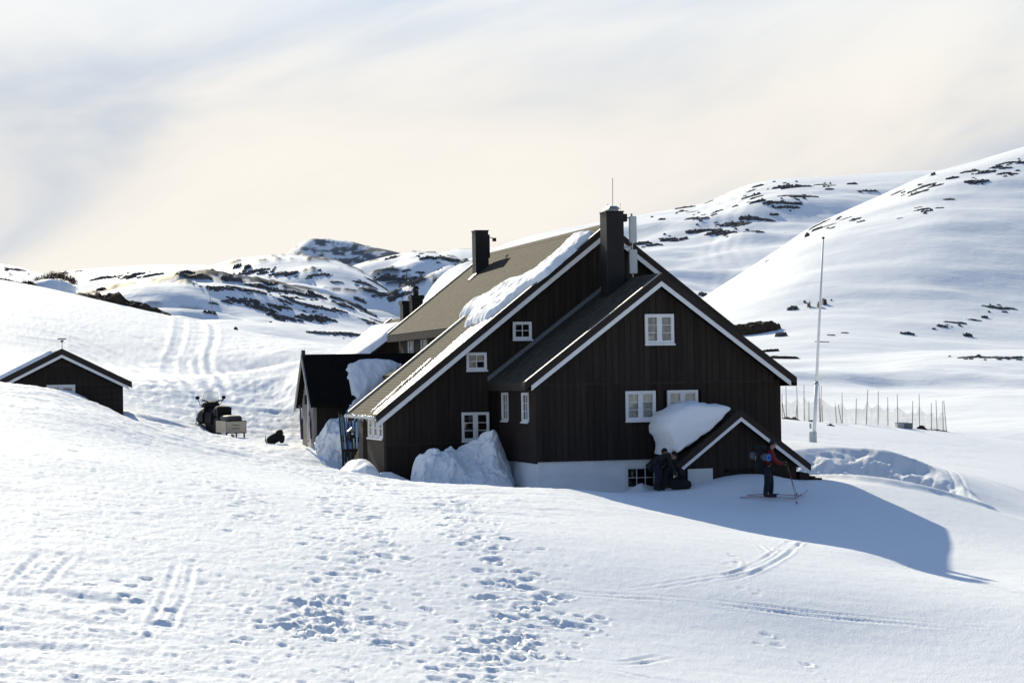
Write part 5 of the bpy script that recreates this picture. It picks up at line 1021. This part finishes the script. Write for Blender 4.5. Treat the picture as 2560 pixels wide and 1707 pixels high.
def person(locn, yaw, J, cloth, label, hair=(.03, .02, .015), hat=None, group=None):
    """J gives the joints of a pose in a frame with x forward, y left, z up"""
    p = empty('person', locn, yaw, label, 'person', group); J = dict(J)
    # hands: palm and five unequal curled fingers
    ch = [['pelvis', 'spine', 'chest', 'neck', 'headlow', 'head'], ['chest', 'shoulder_l', 'elbow_l', 'wrist_l', 'palm_l'], ['chest', 'shoulder_r', 'elbow_r', 'wrist_r', 'palm_r'],
          ['pelvis', 'hip_l', 'knee_l', 'ankle_l', 'toe_l'], ['pelvis', 'hip_r', 'knee_r', 'ankle_r', 'toe_r']]
    for sd in 'lr':
        w_ = Vector(J['wrist_'+sd][:3]); q_ = Vector(J['palm_'+sd][:3]); d = (q_-w_).normalized(); a = d.cross(Vector((0, 0, 1))); a = a.normalized() if a.length > .1 else Vector((0, 1, 0)); c = a.cross(d)
        for k, (off, ln) in enumerate(((-.030, .055), (-.010, .068), (.010, .065), (.030, .05))):
            b0 = q_+a*off+d*.02; J['f%d%s' % (k, sd)] = (*b0, .010); m1 = b0+d*ln*.6+c*-.012; J['g%d%s' % (k, sd)] = (*m1, .009); e1 = m1+d*ln*.25-c*.035; J['h%d%s' % (k, sd)] = (*e1, .008); ch.append(['palm_'+sd, 'f%d%s' % (k, sd), 'g%d%s' % (k, sd), 'h%d%s' % (k, sd)])
        t0 = w_+d*.03+a*.035; J['t0'+sd] = (*t0, .012); t1 = t0+a*.02+d*.04-c*.02; J['t1'+sd] = (*t1, .010); ch.append(['wrist_'+sd, 't0'+sd, 't1'+sd])
    SH = {k: (*v_[:3], v_[3]*(.66 if k in ('pelvis', 'spine', 'chest', 'hip_l', 'hip_r', 'shoulder_l', 'shoulder_r') else (.8 if k[:5] in ('elbow', 'knee_', 'ankle') else 1))) for k, v_ in J.items() if len(v_) == 4}
    body = skin('body', SH, ch, SKINM, p)
    grow = lambda names, g: {k: (*J[k][:3], J[k][3]+g) for k in names}
    T = grow(['pelvis', 'spine', 'chest', 'neck', 'shoulder_l', 'elbow_l', 'wrist_l', 'shoulder_r', 'elbow_r', 'wrist_r'], .016); T['neck'] = (*J['neck'][:3], .075)
    skin('jacket', T, [['pelvis', 'spine', 'chest', 'neck'], ['chest', 'shoulder_l', 'elbow_l', 'wrist_l'], ['chest', 'shoulder_r', 'elbow_r', 'wrist_r']], cloth['jacket'], p)
    L_ = grow(['pelvis', 'hip_l', 'knee_l', 'ankle_l', 'hip_r', 'knee_r', 'ankle_r'], .036)
    skin('trousers', L_, [['pelvis', 'hip_l', 'knee_l', 'ankle_l'], ['pelvis', 'hip_r', 'knee_r', 'ankle_r']], cloth['trousers'], p)
    for sd in 'lr':
        A = Vector(J['ankle_'+sd][:3]); Tt = Vector(J['toe_'+sd][:3]); f_ = (Tt-A); f_.z = 0; f_.normalize()
        B_ = {'top': (*(A+Vector((0, 0, .14))), .062), 'pelvis': (*(A+Vector((0, 0, .0))), .06), 'heel': (*(A-f_*.05+Vector((0, 0, -.04))), .045), 'mid': (*(A+f_*.10+Vector((0, 0, -.045))), .048), 'tip': (*(A+f_*.19+Vector((0, 0, -.055))), .035)}
        skin('boot', B_, [['top', 'pelvis', 'mid', 'tip'], ['pelvis', 'heel']], cloth['boots'], p)
        if 'gaiter' in cloth: K = Vector(J['knee_'+sd][:3]); G_ = {'pelvis': (*(A+(K-A)*.12), .075), 'b': (*(A+(K-A)*.5), .082), 'c': (*(A+(K-A)*.85), .085)}; skin('gaiter', G_, [['pelvis', 'b', 'c']], cloth['gaiter'], p)
        w_ = Vector(J['wrist_'+sd][:3]); q_ = Vector(J['palm_'+sd][:3]); skin('glove', {'pelvis': (*(w_-(q_-w_)*.4), .048), 'b': (*q_, .052), 'c': (*(q_+(q_-w_).normalized()*.05), .045)}, [['pelvis', 'b', 'c']], cloth['gloves'], p)
    h = Vector(J['head'][:3]); fwd = Vector(J.get('face', (1, 0, 0))).normalized(); lft = Vector((0, 0, 1)).cross(fwd).normalized(); up = fwd.cross(lft)
    fc = MB(); blob(fc, h+fwd*.02-up*.02, (.092, .078, .118), (0, -math.atan2(fwd.z, math.hypot(fwd.x, fwd.y)), math.atan2(fwd.y, fwd.x)), sq=1.); nb = h+fwd*.108-up*.03
    fc.add([nb+up*.03-fwd*.012, nb-lft*.016-up*.015-fwd*.008, nb+lft*.016-up*.015-fwd*.008, nb+fwd*.022-up*.008], [[0, 1, 3], [0, 3, 2], [1, 2, 3], [0, 2, 1]])
    for sg in (-1, 1): blob(fc, h+lft*(.082*sg)-up*.02, (.022, .012, .032), n=6, m_=8, sq=1)
    fc.build('face', SKINM, p, True)
    ey = MB()
    for sg in (-1, 1): blob(ey, h+fwd*.098+lft*(.032*sg)+up*.0, (.010, .012, .007), n=6, m_=8, sq=1)
    ey.build('eyes', BLACKP, p, True); mo = MB(); blob(mo, h+fwd*.098-up*.068, (.008, .024, .006), (0, 0, math.atan2(fwd.y, fwd.x)), n=6, m_=8, sq=1); mo.build('mouth', mat('lips', (.30, .10, .08), .5), p, True)
    hm = MB(); blob(hm, h+up*.035-fwd*.014, (.108, .096, .100), (0, -math.atan2(fwd.z, math.hypot(fwd.x, fwd.y)), math.atan2(fwd.y, fwd.x)), sq=1.); hm.build('cap' if hat else 'hair', hat or mat('hair', hair, .8), p, True)
    return p
RED = mat('red_jacket', (.17, .010, .008), .75, .15, bump=.3, bscale=18); BLK = mat('black_jacket', (.008, .009, .012), .8, .2, bump=.3, bscale=18); NAVY = mat('navy_trousers', (.008, .010, .022), .85, .2, bump=.3, bscale=18); GRYH = mat('grey_hat', (.02, .022, .028), .9); BOOT = mat('ski_boot', (.008, .008, .008), .5); REDG = mat('red_gaiter', (.22, .012, .012), .7)
# the skier, facing right along the hut
sk = at(1922, 1249, 65.0); skz = gz(sk[0], sk[1])
J1 = dict(pelvis=(-.02, 0, .99, .13), spine=(0, 0, 1.14, .125), chest=(.06, 0, 1.36, .135), neck=(.11, 0, 1.53, .055), headlow=(.14, 0, 1.61, .065), head=(.16, 0, 1.69, .085),
          shoulder_l=(.08, .19, 1.43, .065), elbow_l=(.22, .26, 1.18, .048), wrist_l=(.44, .22, 1.12, .034), palm_l=(.52, .20, 1.13, .034), shoulder_r=(.08, -.19, 1.43, .065), elbow_r=(.20, -.27, 1.16, .048), wrist_r=(.43, -.26, 1.06, .034), palm_r=(.51, -.25, 1.07, .034),
          hip_l=(.02, .10, .90, .095), knee_l=(.09, .12, .50, .068), ankle_l=(.08, .12, .14, .045), toe_l=(.22, .12, .09, .035), hip_r=(-.03, -.10, .90, .095), knee_r=(-.05, -.12, .50, .068), ankle_r=(-.12, -.12, .14, .045), toe_r=(.02, -.12, .09, .035), face=(.9, .35, -.1))
person((sk[0], sk[1], skz), .02, J1, dict(jacket=RED, trousers=NAVY, boots=BOOT, gloves=BLACKF), 'standing skier in red jacket and dark trousers carrying a large pack', hat=GRYH)
fr = Matrix.Translation((sk[0], sk[1], skz)) @ Matrix.Rotation(.02, 4, 'Z')
bp = empty('backpack', (sk[0], sk[1], skz), .02, 'big black backpack on the back of the standing skier', 'backpack')
blob(MB(), (-.24, 0, 1.22), (.15, .19, .33), (0, .12, 0), sq=.65, noise=.02).build('main_bag', BLACKF, bp, True); blob(MB(), (-.20, 0, 1.56), (.17, .17, .09), (0, .15, 0), sq=.7, noise=.03).build('lid', BLACKF, bp, True)
for sg in (-1, 1): MB().tube([(-.12, sg*.13, 1.52), (.02, sg*.15, 1.56), (.18, sg*.14, 1.42), (.16, sg*.16, 1.18), (-.08, sg*.16, 1.02)], .022, 6).build('shoulder_strap', BLACKF, bp, True)
MB().tube([(-.30, -.08, 1.36), (-.39, -.06, 1.30), (-.37, -.04, 1.1)], .02, 6).build('white_strap', mat('pale_strap', (.4, .4, .42), .8), bp, True)
roll = setm(MB().tube([fr @ Vector((-.46, .22, 1.33)), fr @ Vector((-.02, -.30, 1.28))], .115, 16).build('sleeping_mat', mat('grey_foam', (.11, .11, .125), .9), None, False), 'rolled grey sleeping mat with blue end strapped to the backpack', 'sleeping mat')
a_, b_ = fr @ Vector((-.02, -.30, 1.28)), fr @ Vector((-.46, .22, 1.33)); dr = (a_-b_).normalized()
MB().tube([a_-dr*.003, a_+dr*.012], .105, 16).build('blue_end', mat('blue_foam', (.04, .22, .60), .8), roll); MB().tube([a_+dr*.009, a_+dr*.016], .045, 12).build('blue_core', mat('deep_blue_foam', (.01, .04, .30), .8), roll)
for t in (.3, .7): c_ = b_+(a_-b_)*t; MB().tube([c_-dr*.015, c_+dr*.015], .119, 16).build('strap', BLACKF, roll)
for (p0, p1, yo, lb) in (((1850, 1254), (2004, 1238), -.12, 'near red ski under the standing skier'), ((1868, 1250), (2019, 1235), .14, 'far red ski under the standing skier')):
    x0 = at(p0[0], p0[1], 65+yo)[0]; x1 = at(p1[0], p1[1], 65+yo)[0]; y_ = sk[1]+yo
    ski((x0, y_, gz(x0, y_)+.022), (x1, y_, gz(x1, y_)+.022), (0, 0, 1), CS[6], lb, 'skis of the standing skier', .06, curl=.17)
hr = fr @ Vector((.56, -.25, 1.06)); tip = at(1993, 1262, 64.4); pole(tuple(tip), (hr.x, hr.y, hr.z+.05), 'thin dark red ski pole in the skier near hand', CS[6], 'poles of the standing skier')
hl = fr @ Vector((.56, .20, 1.12)); pole((hl.x+.35, hl.y+.05, gz(hl.x+.35, hl.y)), (hl.x, hl.y, hl.z+.05), 'thin black ski pole in the skier far hand', CS[1], 'poles of the standing skier')
# two people bending over their gear beside the porch
DK = dict(jacket=BLK, trousers=NAVY, boots=BOOT, gloves=BLACKF, gaiter=REDG)
k1 = at(1650, 1240, 66.0); J2 = dict(pelvis=(-.10, 0, .86, .14), spine=(.04, 0, 1.0, .14), chest=(.24, 0, 1.13, .145), neck=(.38, 0, 1.15, .055), headlow=(.44, 0, 1.14, .065), head=(.51, 0, 1.12, .085),
          shoulder_l=(.30, .19, 1.12, .065), elbow_l=(.40, .22, .84, .048), wrist_l=(.52, .16, .62, .034), palm_l=(.57, .14, .55, .034), shoulder_r=(.30, -.19, 1.12, .065), elbow_r=(.36, -.24, .84, .048), wrist_r=(.50, -.18, .62, .034), palm_r=(.55, -.16, .55, .034),
          hip_l=(-.08, .10, .80, .10), knee_l=(.08, .13, .46, .072), ankle_l=(.06, .13, .12, .047), toe_l=(.2, .13, .07, .035), hip_r=(-.10, -.10, .80, .10), knee_r=(.00, -.13, .46, .072), ankle_r=(-.12, -.13, .12, .047), toe_r=(.02, -.13, .07, .035), face=(.6, 0, -.8))
person((k1[0]-.05, k1[1], gz(k1[0], k1[1])-.02), .15, J2, DK, 'dark-clad person with red gaiters bending forward by the cellar window', hat=BLK)
k2 = at(1683, 1240, 66.5); J3 = dict(J2); J3.update(pelvis=(-.12, 0, .62, .14), spine=(.0, 0, .80, .14), chest=(.14, 0, 1.0, .145), neck=(.24, 0, 1.10, .055), headlow=(.29, 0, 1.13, .065), head=(.35, 0, 1.15, .085), shoulder_l=(.18, .19, 1.02, .065), elbow_l=(.34, .24, .80, .048), wrist_l=(.5, .16, .66, .034), palm_l=(.56, .14, .60, .034), shoulder_r=(.18, -.19, 1.02, .065), elbow_r=(.32, -.24, .80, .048), wrist_r=(.48, -.18, .64, .034), palm_r=(.54, -.16, .58, .034), hip_l=(-.10, .11, .56, .10), knee_l=(.26, .14, .46, .072), ankle_l=(.10, .14, .12, .047), toe_l=(.24, .14, .07, .035), hip_r=(-.12, -.11, .56, .10), knee_r=(.20, -.14, .42, .072), ankle_r=(-.02, -.14, .12, .047), toe_r=(.12, -.14, .07, .035))
person((k2[0]+.08, k2[1], gz(k2[0], k2[1])-.02), 2.6, J3, dict(DK, gaiter=NAVY), 'dark-clad person crouching next to the porch facing the bent one', hat=BLK)
g2 = at(1712, 1238, 66.0); bg = empty('duffel_bag', (g2[0]-.15, g2[1], gz(g2[0], g2[1])), -.2, 'black duffel bag on the snow at the left foot of the porch', 'bag'); blob(MB(), (0, 0, .13), (.36, .16, .15), sq=.65, noise=.03).build('bag_body', BLACKF, bg, True); MB().tube([(-.2, -.05, .26), (-.05, -.02, .34), (.1, 0, .3), (.2, 0, .24)], .015, 6).build('handle', BLACKF, bg, True)
p0, p1 = at(1736, 1229, 65.9), at(1695, 1210, 66.1); ski((p1[0]-.6, p1[1], gz(p1[0]-.6, p1[1])+.05), (p0[0], p0[1], gz(p0[0], p0[1])+.06), (0, 0, 1), CS[1], 'black ski lying on the snow beside the duffel bag', 'loose ski', .07, curl=.1)
